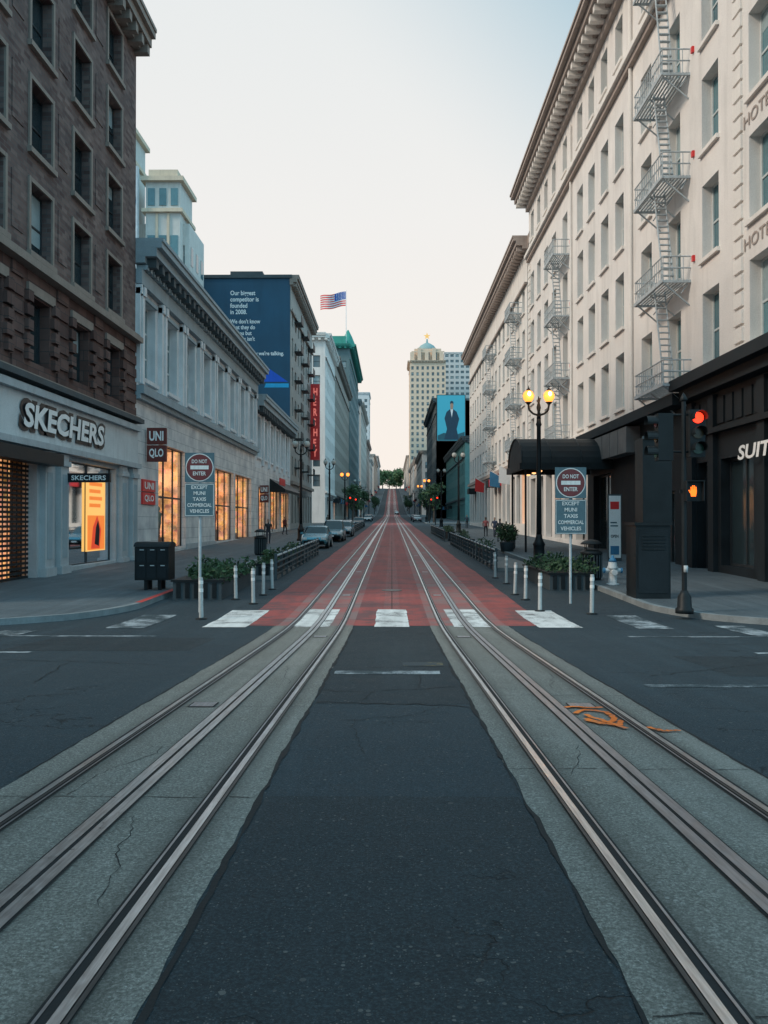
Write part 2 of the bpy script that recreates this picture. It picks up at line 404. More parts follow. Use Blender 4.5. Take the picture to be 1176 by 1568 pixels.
strip(rk, 'red_kerb_paint', mat_paint('red_kerb', (.5, .06, .05), .35, .45), -6.57, -6.39, 20.9, 26, .1465); rk.done()

# ------------------------------------------------------------------ building materials
def mat_brick(name, c1, c2, mort, w=.42, h=.12):
    m, nt, b = newmat(name)
    g_ = nd(nt, 'ShaderNodeNewGeometry'); sx = nd(nt, 'ShaderNodeSeparateXYZ', None, {0: g_.outputs['Position']})
    u = mth(nt, 'ADD', sx.outputs[0], sx.outputs[1])
    cv = nd(nt, 'ShaderNodeCombineXYZ', None, {0: u, 1: sx.outputs[2]}).outputs[0]
    br = nd(nt, 'ShaderNodeTexBrick', None, {'Vector': cv, 'Scale': 1., 'Brick Width': w, 'Row Height': h, 'Mortar Size': .014, 'Bias': 0.,
        'Color1': c4(c1), 'Color2': c4(c2), 'Mortar': c4(mort)})
    n = noise(nt, posn(nt), .8, 5)
    col = mix(nt, 1., br.outputs['Color'], ramp(nt, n, [(.3, (.68, .68, .7)), (.7, (1.2, 1.15, 1.1))]), 'MULTIPLY')
    setb(nt, b, col=col, rough=.85, spec=.25, nrm=bump(nt, br.outputs['Fac'], -.4, .02))
    return m
M_BRICK = mat_brick('dark_brick', (.105, .068, .066), (.21, .160, .150), (.13, .125, .125), .46, .17)
M_BRICK2 = mat_brick('rusticated_brick', (.095, .055, .05), (.16, .105, .095), (.06, .055, .055), .9, .42)
M_GREY = pbr('grey_stone', (.42, .46, .48), .12)
M_WHITEW = pbr('white_terracotta', (.68, .72, .74), .12, .8)
M_BLUEW = pbr('painted_blue_grey_trim', (.30, .38, .42), .12, .8)
M_TRIMD = pbr('dark_trim', (.06, .08, .09), .2, 1)
M_GOLD = pbr('tan_trim', (.27, .23, .20), .15)
M_CREAM = pbr('cream_stucco', (.80, .755, .715), .07, .5)
M_CREAM2 = pbr('warm_cream_stucco', (.82, .77, .72), .07, .5)
M_SOFF = pbr('soffit_brown', (.40, .33, .29), .12)
M_BLACK = pbr('black_metal', (.012, .017, .020), .3, 2, .5, 0, .25, .05, False)
M_BLACKW = pbr('black_painted_wall', (.013, .020, .025), .3, 1.2, .6, 0, .25)
M_FE = pbr('fire_escape_paint', (.46, .51, .53), .2, 3, .6, 0, .4, .05)
M_ROOF = pbr('roof_gravel', (.12, .12, .12))
M_WOOD = pbr('weathered_board', (.16, .165, .165), .2)
def mat_glass(name, dark, light, p=.5, r=.08, spec=.7):
    m, nt, b = newmat(name)
    g_ = nd(nt, 'ShaderNodeNewGeometry')
    n = noise(nt, posn(nt), 1.4, 3)
    c = ramp(nt, g_.outputs['Random Per Island'], [(0., dark), (p, tuple((a+b_)/2 for a, b_ in zip(dark, light))), (1., light)])
    c = mix(nt, .5, c, mix(nt, n, tuple(x*.4 for x in dark), light))
    setb(nt, b, col=c, rough=r, spec=spec)
    w = noise(nt, posn(nt), .9, 2)
    setb(nt, b, nrm=bump(nt, w, .12, .05))
    return m
G_DARK = mat_glass('dark_window_glass', (.006, .014, .018), (.04, .065, .075), .5, .08, .5)
G_TEAL = mat_glass('teal_window_glass', (.03, .10, .13), (.12, .27, .31))
G_FAR = mat_glass('far_window_glass', (.05, .085, .10), (.18, .23, .25), .5, .2)
M_BLIND = pbr('window_blind', (.30, .39, .41), .1, 3, .5, 0, .5, 0, False)
def mat_shopglass():
    m, nt, b = newmat('shop_glass')
    out = nt.nodes['Material Output']
    tr = nd(nt, 'ShaderNodeBsdfTransparent', None, {'Color': (.92, .94, .94, 1)})
    gl = nd(nt, 'ShaderNodeBsdfGlossy', None, {'Roughness': .03, 'Color': (.9, .95, 1, 1)})
    fr = nd(nt, 'ShaderNodeFresnel', None, {'IOR': 1.45})
    mx = nd(nt, 'ShaderNodeMixShader', None, {0: fr.outputs[0], 1: tr.outputs[0], 2: gl.outputs[0]})
    nt.links.new(mx.outputs[0], out.inputs[0])
    return m
G_SHOP = mat_shopglass()
E_WARM = emis('warm_shop_light', (1, .42, .12), .9)
E_STRIP = emis('shop_strip_light', (1, .66, .34), 14)
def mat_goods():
    m, nt, b = newmat('glowing_goods_wall')
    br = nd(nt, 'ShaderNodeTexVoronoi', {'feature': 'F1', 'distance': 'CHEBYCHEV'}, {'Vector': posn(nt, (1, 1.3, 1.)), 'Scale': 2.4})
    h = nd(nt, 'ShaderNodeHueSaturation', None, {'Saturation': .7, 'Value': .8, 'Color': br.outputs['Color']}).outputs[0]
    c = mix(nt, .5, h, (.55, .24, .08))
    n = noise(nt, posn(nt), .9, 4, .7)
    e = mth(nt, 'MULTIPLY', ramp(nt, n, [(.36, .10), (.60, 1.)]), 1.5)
    setb(nt, b, col=c, ec=mix(nt, .7, c, (1., .40, .11)), es=e, rough=.7)  # warm emission put into the goods wall to stand in for shop lighting
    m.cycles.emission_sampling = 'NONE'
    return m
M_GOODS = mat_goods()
M_INT = pbr('shop_interior', (.42, .30, .20), .1)
M_FRAME = pbr('dark_window_frame', (.03, .038, .044), .2, 3, .4, 0, .4, 0, False)
M_FRAMEW = pbr('white_window_frame', (.55, .6, .6), .1, 3, .5, 0, .5, 0, False)

# ------------------------------------------------------------------ facade tools
def wall(o, part, mat, F, u0, u1, v0, v1, ops, depth=.3, rmat=None):
    us = sorted({u0, u1} | {max(u0, a[0]) for a in ops} | {min(u1, a[1]) for a in ops})
    vs = sorted({v0, v1} | {a[2] for a in ops} | {a[3] for a in ops})
    for i in range(len(us)-1):
        run = None
        um = (us[i]+us[i+1])/2
        col = [a for a in ops if a[0] < um < a[1]]
        for j in range(len(vs)-1):
            vm = (vs[j]+vs[j+1])/2
            hole = any(a[2] < vm < a[3] for a in col)
            if hole:
                if run is not None: o.fquad(part, mat, F, us[i], us[i+1], run, vs[j], 0); run = None
            elif run is None: run = vs[j]
        if run is not None: o.fquad(part, mat, F, us[i], us[i+1], run, vs[-1], 0)
    rm = rmat or mat
    for a, b, c, d in ops:
        o.quad(part, rm, F(a,c,0), F(a,c,-depth), F(a,d,-depth), F(a,d,0))
        o.quad(part, rm, F(b,c,0), F(b,c,-depth), F(b,d,-depth), F(b,d,0))
        o.quad(part, rm, F(a,d,0), F(b,d,0), F(b,d,-depth), F(a,d,-depth))
        o.quad(part, rm, F(a,c,0), F(b,c,0), F(b,c,-depth), F(a,c,-depth))
def window(o, F, op, depth=.3, glass=None, frame=None, fw=.06, nu=1, nv=2, sill=None, blind=.4, pre=''):
    a, b, c, d = op; e = .004
    g_ = glass or G_DARK; fr = frame or M_FRAME
    o.fquad(pre+'window_glass', g_, F, a-e, b+e, c-e, d+e, -depth)
    f0, f1 = -depth-.02, -depth+.05
    o.fbox(pre+'window_frames', fr, F, a-e, a+fw, c-e, d+e, f0, f1)
    o.fbox(pre+'window_frames', fr, F, b-fw, b+e, c-e, d+e, f0, f1)
    o.fbox(pre+'window_frames', fr, F, a+fw, b-fw, c-e, c+fw, f0, f1)
    o.fbox(pre+'window_frames', fr, F, a+fw, b-fw, d-fw, d+e, f0, f1)
    for i in range(1, nu):
        u = a+(b-a)*i/nu; o.fbox(pre+'window_frames', fr, F, u-fw*.5, u+fw*.5, c+fw, d-fw, f0, f1-.006)
    for i in range(1, nv):
        v = c+(d-c)*i/nv; o.fbox(pre+'window_frames', fr, F, a+fw, b-fw, v-fw*.5, v+fw*.5, f0, f1-.012)
    if rnd.random() < blind:
        k = rnd.choice((.25, .4, .5, .5, .75))
        o.fquad(pre+'window_blinds', M_BLIND, F, a+fw, b-fw, d-(d-c)*k, d-fw, -depth+.008)
    if sill:
        o.fbox(pre+'sills', sill, F, a-.12, b+.12, c-.16, c-.002, -.05, .14)
def body(o, mat, x0, x1, y0, y1, z0, z1, skip=''):
    q = o.quad
    if 'W' not in skip: q('walls', mat, (x0,y0,z0), (x0,y1,z0), (x0,y1,z1), (x0,y0,z1))
    if 'E' not in skip: q('walls', mat, (x1,y0,z0), (x1,y1,z0), (x1,y1,z1), (x1,y0,z1))
    if 'S' not in skip: q('walls', mat, (x0,y0,z0), (x1,y0,z0), (x1,y0,z1), (x0,y0,z1))
    if 'N' not in skip: q('walls', mat, (x0,y1,z0), (x1,y1,z0), (x1,y1,z1), (x0,y1,z1))
    q('roof', M_ROOF, (x0,y0,z1-.3), (x1,y0,z1-.3), (x1,y1,z1-.3), (x0,y1,z1-.3))
def cornice(o, mat, F, u0, u1, v, h, proj, brk=0, bm=None, part='cornice'):
    e = .004
    o.fbox(part, mat, F, u0, u1, v, v+h*.25, -.1, proj*.35)
    o.fbox(part, mat, F, u0, u1, v+h*.25+e, v+h*.6, -.1, proj*.8)
    o.fbox(part, mat, F, u0, u1, v+h*.6+e, v+h*.85, -.1, proj)
    o.fbox(part, mat, F, u0, u1, v+h*.85+e, v+h, -.1, proj*1.06)
    if brk:
        u = u0 + brk/2
        while u < u1:
            o.fbox(part+'_brackets', bm or mat, F, u-brk*.2, u+brk*.2, v-h*.12, v+h*.25-e, .0, proj*.72)
            u += brk
def rows_cols(cols, w, rows):
    return [(c-w/2, c+w/2, a, b) for c in cols for a, b in rows]
def frange(a, b, s):
    r = []
    while a < b-1e-6: r.append(a); a += s
    return r

# ================================================================== LEFT 1 : dark brick corner building with shoe shop
o = Ob('brick_corner_building', (-12.4, 30, 0))
F = FL(-12.4)
cols = [21.9, 25.05, 28.7, 32.5, 36.3]
ops = rows_cols(cols, 1.75, [(11.5,13.9),(15.05,17.45),(18.7,21.1),(22.3,24.5)])
low = rows_cols(cols, 1.6, [(7.75, 10.0)])
wall(o, 'walls', M_BRICK, F, 20, 39.4, 11.0, 25.2, ops, .38)
wall(o, 'rusticated_walls', M_BRICK2, F, 20, 39.4, 7.0, 11.0, low, .4)
for q in ops:
    window(o, F, q, .38, G_DARK, M_FRAME, .07, 1, 2, None, .55)
    a, b, c, d = q; t = .16
    o.fbox('window_surrounds', M_GOLD, F, a-t, a-.01, c-t, d+t, -.1, .07); o.fbox('window_surrounds', M_GOLD, F, b+.01, b+t, c-t, d+t, -.1, .07)
    o.fbox('window_surrounds', M_GOLD, F, a-.005, b+.005, d+.01, d+t, -.1, .066); o.fbox('window_surrounds', M_GOLD, F, a-.22, b+.22, c-.2, c-.01, -.1, .16)
for q in low:
    window(o, F, q, .4, G_DARK, M_FRAME, .07, 2, 1, None, .2)
    a, b, c, d = q
    for k in range(5):
        z = c + k*.5
        for (p_, r_) in ((a-.55, a-.05), (b+.05, b+.55)):
            o.fbox('quoin_blocks', M_BRICK2, F, p_ if k % 2 else p_+.1, r_, z, z+.36, -.1, .16)
    o.fbox('window_surrounds', M_GOLD, F, a-.3, b+.3, d+.06, d+.4, -.1, .1)
for z in frange(7.3, 11, .62):
    for s0, s1 in zip([20]+[c+1.4 for c in cols], [c-1.4 for c in cols]+[39.38]):
        if s1-s0 > .2: o.fbox('rustication', M_BRICK2, F, s0, s1, z, z+.42, -.1, .07)
o.fbox('belt_course', M_GOLD, F, 19.8, 39.45, 10.85, 11.1, -.1, .38); o.fbox('belt_course', M_GOLD, F, 19.8, 39.45, 11.104, 11.25, -.1, .22)
o.fbox('belt_course', M_TRIMD, F, 19.8, 39.45, 6.95, 7.15, -.1, .45)
o.fbox('belt_course', M_GOLD, F, 19.8, 39.45, 7.154, 7.25, -.1, .3)
for c0, c1 in zip(cols, cols[1:]):
    m_ = (c0+c1)/2
    for z in (11.9, 15.5, 19.1, 22.6):
        o.fbox('brick_panels', M_BRICK, F, m_-.42, m_+.42, z, z+1.9, -.05, .035)
cornice(o, M_GOLD, F, 19.8, 39.4, 24.9, 1.2, .95, .9)
shop_ops = [(22.4, 28.5, .12, 4.45), (31.1, 36.7, .5, 4.6)]
wall(o, 'shopfront_wall', M_GREY, F, 20, 39.4, -.5, 6.95, shop_ops, .5)
for a, b in ((28.75, 29.5), (30.1, 30.85), (36.95, 37.7), (38.5, 39.25)):
    o.fbox('pilasters', M_GREY, F, a, b, -.3, 4.75, -.05, .2); o.fbox('pilasters', M_GREY, F, a-.08, b+.08, -.3, .6, -.05, .28); o.fbox('pilasters', M_GREY, F, a-.06, b+.06, 4.3, 4.5, -.05, .27)
    o.fbox('pilaster_panels', M_BLUEW, F, a+.16, b-.16, .9, 4.0, .15, .215)
o.fbox('fascia', M_GREY, F, 20, 39.38, 4.78, 5.0, -.05, .34); o.fbox('fascia', M_GREY, F, 20, 39.36, 6.55, 6.8, -.05, .36)
o.fbox('fascia_panel', pbr('fascia_paint', (.58,.62,.63), .08), F, 20, 39.37, 5.004, 6.546, -.05, .16)
M_SB = pbr('sign_black', (.010,.014,.018), .1, 3, .4, 0, .3, 0, False); M_SW = pbr('sign_white', (.86,.87,.86), .04, 3, .45, 0, .5, 0, False)
text(o, 'shop_lettering_outline', M_SB, 'SKECHERS', F, 26.65, 5.26, h=1.12, w=8.1, d=.2, off=.075, shear=.12)
text(o, 'shop_lettering', M_SW, 'SKECHERS', F, 26.92, 5.40, h=.84, w=7.55, d=.25, off=.035, shear=.12)
o.fbox('shutter_awning', M_BLACK, F, 20.5, 29.0, 4.2, 4.62, .22, .75)
a, b, c, d = shop_ops[0]
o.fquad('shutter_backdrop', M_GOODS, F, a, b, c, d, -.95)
o.fquad('shutter_glass', G_SHOP, F, a, b, c, d, -.5)
for z in frange(c, d, .16): o.fbox('roller_shutter', M_BLACK, F, a, b, z, z+.085, -.34, -.29)
for u in frange(a+.2, b, .34): o.fbox('roller_shutter', M_BLACK, F, u, u+.07, c, d, -.36, -.345)
def shop_room(o, F, op, depth=3.0, nu=2, nv=1):
    a, b, c, d = op
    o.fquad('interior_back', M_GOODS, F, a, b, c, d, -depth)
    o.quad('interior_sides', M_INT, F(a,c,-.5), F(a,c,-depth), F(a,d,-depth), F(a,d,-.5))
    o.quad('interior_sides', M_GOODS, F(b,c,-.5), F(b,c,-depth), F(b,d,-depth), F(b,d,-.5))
    o.quad('interior_floor', M_INT, F(a,c,-.5), F(b,c,-.5), F(b,c,-depth), F(a,c,-depth))
    o.quad('interior_ceiling', M_INT, F(a,d,-.5), F(b,d,-.5), F(b,d,-depth), F(a,d,-depth))
    o.fbox('ceiling_lights', E_STRIP, F, a+.4, b-.4, d-.16, d-.1, -1.62, -1.5)
    o.fbox('mezzanine_rail', M_FRAME, F, a, b, (c+d)/2, (c+d)/2+.12, -2.2, -2.1)
    for u in frange(a+.5, b-.4, 1.3):
        h = rnd.uniform(.9, 2.0)
        o.fbox('display_shelves', M_WOOD if rnd.random() < .5 else M_SW, F, u, u+.7, c+.002, c+h*.4, -1.6, -1.1)
        p = F(u+.35, c+h*.4, -1.35)
        o.lathe('mannequins', pbr('cloth%d' % rnd.randrange(4), rnd.choice([(.5,.12,.05),(.08,.1,.14),(.6,.5,.35),(.1,.2,.25)]), .1), p,
                [(.09,0),(.1,.5),(.17,.85),(.15,1.1),(.22,1.4),(.07,1.5),(.07,1.55),(.1,1.65),(.08,1.78),(.02,1.82)], 8)
    o.fquad('shop_glazing', G_SHOP, F, a, b, c, d, -.3)
    for i in range(nu+1):
        u = a+(b-a)*i/nu; o.fbox('shop_mullions', M_FRAME, F, u-.05, u+.05, c, d, -.34, -.26)
    for i in range(nv+1):
        v = c+(d-c)*i/nv; o.fbox('shop_mullions', M_FRAME, F, a, b, v-.05, v+.05, -.335, -.265)
shop_room(o, F, shop_ops[1], 3, 2, 1)
M_P1 = emis('poster_orange', (1, .25, .04), .8); M_P2 = emis('poster_yellow', (1, .55, .15), .9); M_P3 = emis('poster_red', (.9, .08, .03), .6)
o.fbox('window_poster', M_P2, F, 33.7, 35.9, 1.0, 4.15, -.24, -.2)
o.fquad('poster_art', M_P1, F, 33.8, 35.8, 1.05, 2.5, -.194)
for k in range(4): o.fquad('poster_art', M_P1, F, 34.0, 35.5-.2*(k % 2), 3.75-k*.3, 3.9-k*.3, -.194)
o.add('poster_art', M_P3, [F(u_, v_, -.189) for u_, v_ in ((34.2,1.1),(35.2,1.1),(35.4,1.9),(34.9,2.5),(34.4,2.0))], [[0,1,2,3,4]])
o.add('poster_art', M_SB, [F(u_, v_, -.184) for u_, v_ in ((34.6,1.3),(35.1,1.2),(35.2,1.9),(35.0,2.3),(34.75,2.0))], [[0,1,2,3,4]])
o.box('blade_sign', M_SB, -12.2, -10.6, 30.7, 30.85, 3.72, 4.06)
text(o, 'blade_lettering', M_SW, 'SKECHERS', FF(30.69), -12.05, 3.80, h=.18, w=1.3, d=.006, off=.02)
body(o, M_BRICK, -40, -12.4, 20, 39.4, -1, 25.2, 'E')
o.done()

# ================================================================== LEFT 2 : white retail building
M_PANEL = mat_brick('white_stone_panels', (.68,.71,.72), (.63,.66,.67), (.36,.40,.42), 2.1, .62)
o = Ob('white_retail_building', (-12.4, 56, 0))
cols2 = [41.6 + 4.32*i for i in range(8)]
up = rows_cols(cols2, 2.3, [(9.35, 13.3)])
wall(o, 'upper_walls', M_WHITEW, F, 39.45, 74, 8.8, 14.2, up, .45)
for q in up:
    window(o, F, q, .45, G_TEAL, M_FRAMEW, .09, 3, 3, None, .5)
    a, b, c, d = q
    o.fbox('sills', M_WHITEW, F, a-.1, b+.1, c-.2, c-.003, -.1, .2)
    o.fbox('lintels', M_BLUEW, F, a-.1, b+.1, d+.003, d+.2, -.1, .12)
for i, cc in enumerate([39.72] + [c+2.16 for c in cols2]):
    for s in (-.5, .18):
        lo = max(39.47, cc+s); o.fbox('pilasters', M_WHITEW, F, lo, min(73.98, cc+s+.36), 9.0, 13.6, -.05, .22)
        o.fbox('pilasters', M_WHITEW, F, lo, min(73.98, cc+s+.4), 13.3, 13.75, -.05, .3)
o.fbox('belt_course', M_BLUEW, F, 39.45, 74, 8.45, 8.85, -.1, .42); o.fbox('belt_course', M_BLUEW, F, 39.45, 74, 8.2, 8.446, -.1, .25)
o.fbox('frieze', M_BLUEW, F, 39.45, 74, 13.78, 14.5, -.1, .3)
for u in frange(39.7, 73.8, .55): o.fbox('dentils', M_BLUEW, F, u, u+.3, 14.52, 14.75, -.05, .5)
cornice(o, M_BLUEW, F, 39.48, 74, 14.8, 1.2, 1.25, 1.08, M_TRIMD)
shops = [(43.4, 49.2, .75, 6.4), (57.4, 64.2, .8, 6.0), (64.8, 72.2, .8, 6.0)]
wall(o, 'lower_walls', M_PANEL, F, 39.45, 74, -.5, 8.8, shops, .5)
for q, n in zip(shops, (3, 3, 3)): shop_room(o, F, q, 3.2, n, 2)
o.fbox('plinth', M_GREY, F, 39.5, 43.3, -.3, .8, -.05, .06); o.fbox('plinth', M_GREY, F, 49.3, 57.3, -.3, .9, -.05, .06)
M_SR = pbr('sign_red', (.70,.03,.03), .05, 3, .4, 0, .5, 0, False)
def cube_sign(o, x0, x1, y, z0, z1):
    m0 = pbr('sign_brown', (.15,.035,.03), .1)
    mid = (z0+z1)/2
    for a, b, tx in ((mid+.03, z1, 'UNI'), (z0, mid-.03, 'QLO')):
        o.box('projecting_sign', m0, x0, x1, y, y+.25, a, b)
        Fs = FF(y); w = x1-x0; h = b-a
        text(o, 'sign_lettering', M_SW, tx, Fs, x0+w*.12, a+h*.2, h=h*.6, w=w*.76, d=.008, off=.03)
cube_sign(o, -12.3, -11.35, 41.0, 5.25, 6.95)
for a, b, tx in ((3.75, 4.35, 'UNI'), (3.1, 3.7, 'QLO')):
    o.fbox('wall_sign', M_SR, F, 40.4, 42.6, a, b, 0, .08); text(o, 'sign_lettering', M_SW, tx, F, 40.7, a+.12, h=.36, w=1.6, d=.09, off=.03)
cube_sign(o, -12.3, -11.5, 76.2, 4.0, 5.6)
body(o, M_WHITEW, -32, -12.4, 39.45, 74, -1, 14.6, 'E')
o.done()
o = Ob('cornice_shop_building', (-12.4, 87, 0))
c3 = [76.3 + 3.9*i for i in range(6)]
up = rows_cols(c3, 2.2, [(8.2, 12.0)])
wall(o, 'walls', M_WHITEW, F, 74.05, 99.9, 7.2, 12.9, up, .4)
for q in up: window(o, F, q, .4, G_TEAL, M_FRAMEW, .09, 2, 3, M_WHITEW)
for cc in c3: o.fbox('pilasters', M_WHITEW, F, cc+1.6, cc+2.3, 7.5, 12.5, -.05, .2)
cornice(o, M_BLUEW, F, 74.1, 99.9, 12.4, 1.4, 1.0, 1.1, M_TRIMD)
sh = [(76, 82, 1.3, 5.5), (83.5, 90, 1.4, 5.5), (91.5, 98, 1.5, 5.5)]
wall(o, 'lower_walls', M_PANEL, F, 74.05, 99.9, -.5, 7.2, sh, .5)
for q in sh: shop_room(o, F, q, 3, 3, 1)
a, b = (83, 99)
o.add('awning', M_BLACK, [F(a,6.6,0), F(b,6.6,0), F(b,5.5,1.6), F(a,5.5,1.6)], [[0,1,2,3]])
o.add('awning', M_BLACK, [F(a,5.5,1.6), F(b,5.5,1.6), F(b,5.2,1.6), F(a,5.2,1.6)], [[0,1,2,3]])
o.add('awning', M_BLACK, [F(a,6.6,0), F(a,5.5,1.6), F(a,5.2,1.6), F(a,5.2,0)], [[0,1,2,3]])
o.fbox('awning_sign', M_SR, F, 84, 88, 6.0, 6.7, .85, .95)
body(o, M_WHITEW, -17, -12.4, 74.05, 99.9, -1, 13.2, 'E')
o.done()

# ------- cream tower behind
o = Ob('cream_bay_tower', (-26, 93, 0))
MT = pbr('pale_stone', (.60,.61,.58), .08); MT2 = pbr('tan_stone', (.66,.56,.43), .1)
body(o, MT, -38, -22.6, 91, 98, 0, 35.5, 'S')
Fs = FF(91)
ops = rows_cols([-36.5,-33.8,-29.4,-27.2,-25.2,-23.6], .95, [(z, z+2.1) for z in (17,20.5,24,27.5,31)])
wall(o, 'walls', MT, Fs, -38, -22.6, 0, 35.5, ops, .3)
for q in ops: window(o, Fs, q, .3, G_TEAL, M_FRAMEW, .07, 1, 2)
for x0, x1, zt in ((-27.1,-23.3,39.6), (-32.4,-28.8,45.4), (-38.0,-34.5,40)):
    o.box('bay_towers', MT, x0, x1, 89.6, 95, 5, zt)
    o.box('bay_cornice', MT2, x0-.35, x1+.35, 89.2, 95.3, zt-3.4, zt-3.0)
    o.box('bay_cornice', MT2, x0-.45, x1+.45, 89.1, 95.4, zt+.01, zt+.5)
    o.box('bay_crown', MT2, x0+.3, x1-.3, 89.65, 94.5, zt+.51, zt+1.4)
    for i in range(3):
        u = x0 + (x1-x0)*(i+.5)/3
        for z in frange(14, zt-5.5, 3.5): o.box('bay_windows', G_TEAL, u-.4, u+.4, 89.52, 89.66, z, z+2.2)
        o.box('bay_windows', G_TEAL, u-.38, u+.38, 89.52, 89.66, zt-2.6, zt-.7)
        if i < 2: o.box('bay_piers', MT2, u+.5, u+.75, 89.45, 89.62, 10, zt-3.5)
Fe = FL(-22.6)
for u in frange(91.6, 97, 2.4):
    for z in frange(17, 33, 3.5): o.fbox('bay_windows', G_TEAL, Fe, u, u+1.0, z, z+2.1, -.05, .05)
MBL = pbr('blue_banner', (.05,.20,.36), .1)
o.box('vertical_sign', pbr('sign_pale', (.55,.65,.70)), -28.6, -27.7, 88.6, 89.2, 29, 41)
text(o, 'vertical_sign_letters', MBL, 'H\nO\nT\nE\nL', FF(88.59), -28.45, 29.6, h=10.6, w=.6, d=.01, off=.03)
o.done()

# ------- generic building
def gen(name, side, X, y0, y1, h, mat, depth=25, fl=3.6, bay=3.2, ww=1.4, wh=2.1, g0=5.5, glass=None, corn=None, cproj=.8, brk=1.1, front=True, sill=None, low=True, nv=2):
    o = Ob(name, (X, (y0+y1)/2, gz(y0)))
    Fm = FL(X) if side < 0 else FR(X)
    zb = gz(y0)
    n = max(1, int((y1-y0-1)/bay)); st = (y1-y0-.8)/n
    cs = [y0+.4+st*(i+.5) for i in range(n)]
    rows = [(z, z+wh) for z in frange(zb+g0+.9, h-wh-1.0, fl)]
    ops = rows_cols(cs, ww, rows)
    wall(o, 'walls', mat, Fm, y0, y1, zb-3, h, ops + ([(c-ww*.8, c+ww*.8, gz(y1)+.5, zb+g0-1.2) for c in cs] if low else []), .3)
    for q in ops: window(o, Fm, q, .3, glass or G_FAR, M_FRAME, .07, 1, nv, sill, .35)
    if low:
        for i, c in enumerate(cs):
            q = (c-ww*.8, c+ww*.8, gz(y1)+.5, zb+g0-1.2)
            o.fquad('shopfront_glass', E_WARM if rnd.random() < .07 else G_DARK, Fm, *q, -.3)
            if rnd.random() < .3:
                o.fbox('shop_awnings', rnd.choice([M_BLACK, M_SR, MBL, M_WOOD]), Fm, q[0]-.2, q[1]+.2, q[3]-.5, q[3]+.3, .02, 1.1)
        o.fbox('belt_course', corn or mat, Fm, y0, y1, zb+g0-.3, zb+g0+.1, -.05, .35)
    o.fbox('belt_course', corn or mat, Fm, y0, y1, h-4.2, h-4.0, -.05, .25)
    cornice(o, corn or mat, Fm, y0-.2, y1, h-1.0, 1.2, cproj, brk)
    xa, xb = (X-depth, X) if side < 0 else (X, X+depth)
    sk = ('E' if side < 0 else 'W')
    if front:
        Fs = FF(y0); n = max(1, int(depth/bay)); st = depth/n
        cs = [xa+st*(i+.5) for i in range(n)]
        op2 = rows_cols(cs, ww, rows)
        wall(o, 'walls', mat, Fs, xa, xb, zb-3, h, op2, .3)
        for q in op2: window(o, Fs, q, .3, glass or G_FAR, M_FRAME, .07, 1, nv, sill, .35)
        cornice(o, corn or mat, Fs, xa, xb+.2 if side < 0 else xb, h-1.0+.003, 1.19, cproj, brk)
        sk += 'S'
    body(o, mat, xa, xb, y0, y1, zb-3, h, sk)
    return o
M_NAVY = pbr('navy_painted_wall', (.026,.090,.155), .12, .3)
o = gen('billboard_wall_building', -1, -12.4, 100, 127, 32.2, pbr('taupe_stone', (.34,.33,.31), .12), 14, 3.7, 3.0, 1.3, 2.3, 6, G_FAR, M_GOLD, 1.0, 1.0, False)
o.quad('painted_wall', M_NAVY, (-26.4,99.93,5), (-12.45,99.93,5), (-12.45,99.93,32), (-26.4,99.93,32))
o.box('parapet_cap', M_TRIMD, -26.5, -12.2, 99.7, 100.1, 32.01, 32.4)
o.box('roof_hut', M_TRIMD, -20, -16, 101, 104, 32.2, 33.2)
Fs = FF(99.93)
text(o, 'wall_text', M_SW, 'Our biggest\ncompetitor is\nfounded\nin 2008.', Fs, -19.8, 27.6, w=3.5, h=2.9, d=.02, off=.02)
text(o, 'wall_text', M_SW, "We don't know\nwhat they do\nfor you but\nbusiness isn't\nold.", Fs, -19.8, 23.6, w=3.7, h=3.4, d=.02, off=.02)
text(o, 'wall_text', M_SW, "Now we're talking.", Fs, -17.6, 22.4, w=4.4, h=.65, d=.02, off=.03)
o.add('wall_graphic', pbr('bright_blue', (.02,.12,.65), .05), [Fs(-16.4,21.9,.02), Fs(-12.7,19.3,.02), Fs(-16.2,19.3,.02)], [[0,1,2]])
o.add('wall_graphic', pbr('cyan_blue', (.03,.42,.75), .05), [Fs(-15.6,18.6,.022), Fs(-12.6,18.6,.022), Fs(-12.6,19.1,.022), Fs(-15.4,19.1,.022)], [[0,1,2,3]])
o.box('blade_sign', M_SR, -12.3, -10.9, 123.6, 124.1, 11.5, 23)
text(o, 'blade_sign_letters', emis('pink_letters', (1,.25,.2), .5), 'H\nE\nR\nS\nH\nE\nY', FF(123.59), -11.95, 12, h=10.4, w=.7, d=.01, off=.03)
for y in (104, 112, 120):
    for z in frange(9, 30, 3.7): o.box('balconies', M_BLACK, -12.4, -11.5, y, y+2.6, z, z+.1); o.box('balconies', M_BLACK, -11.56, -11.5, y, y+2.6, z+.101, z+.95)
o.done()

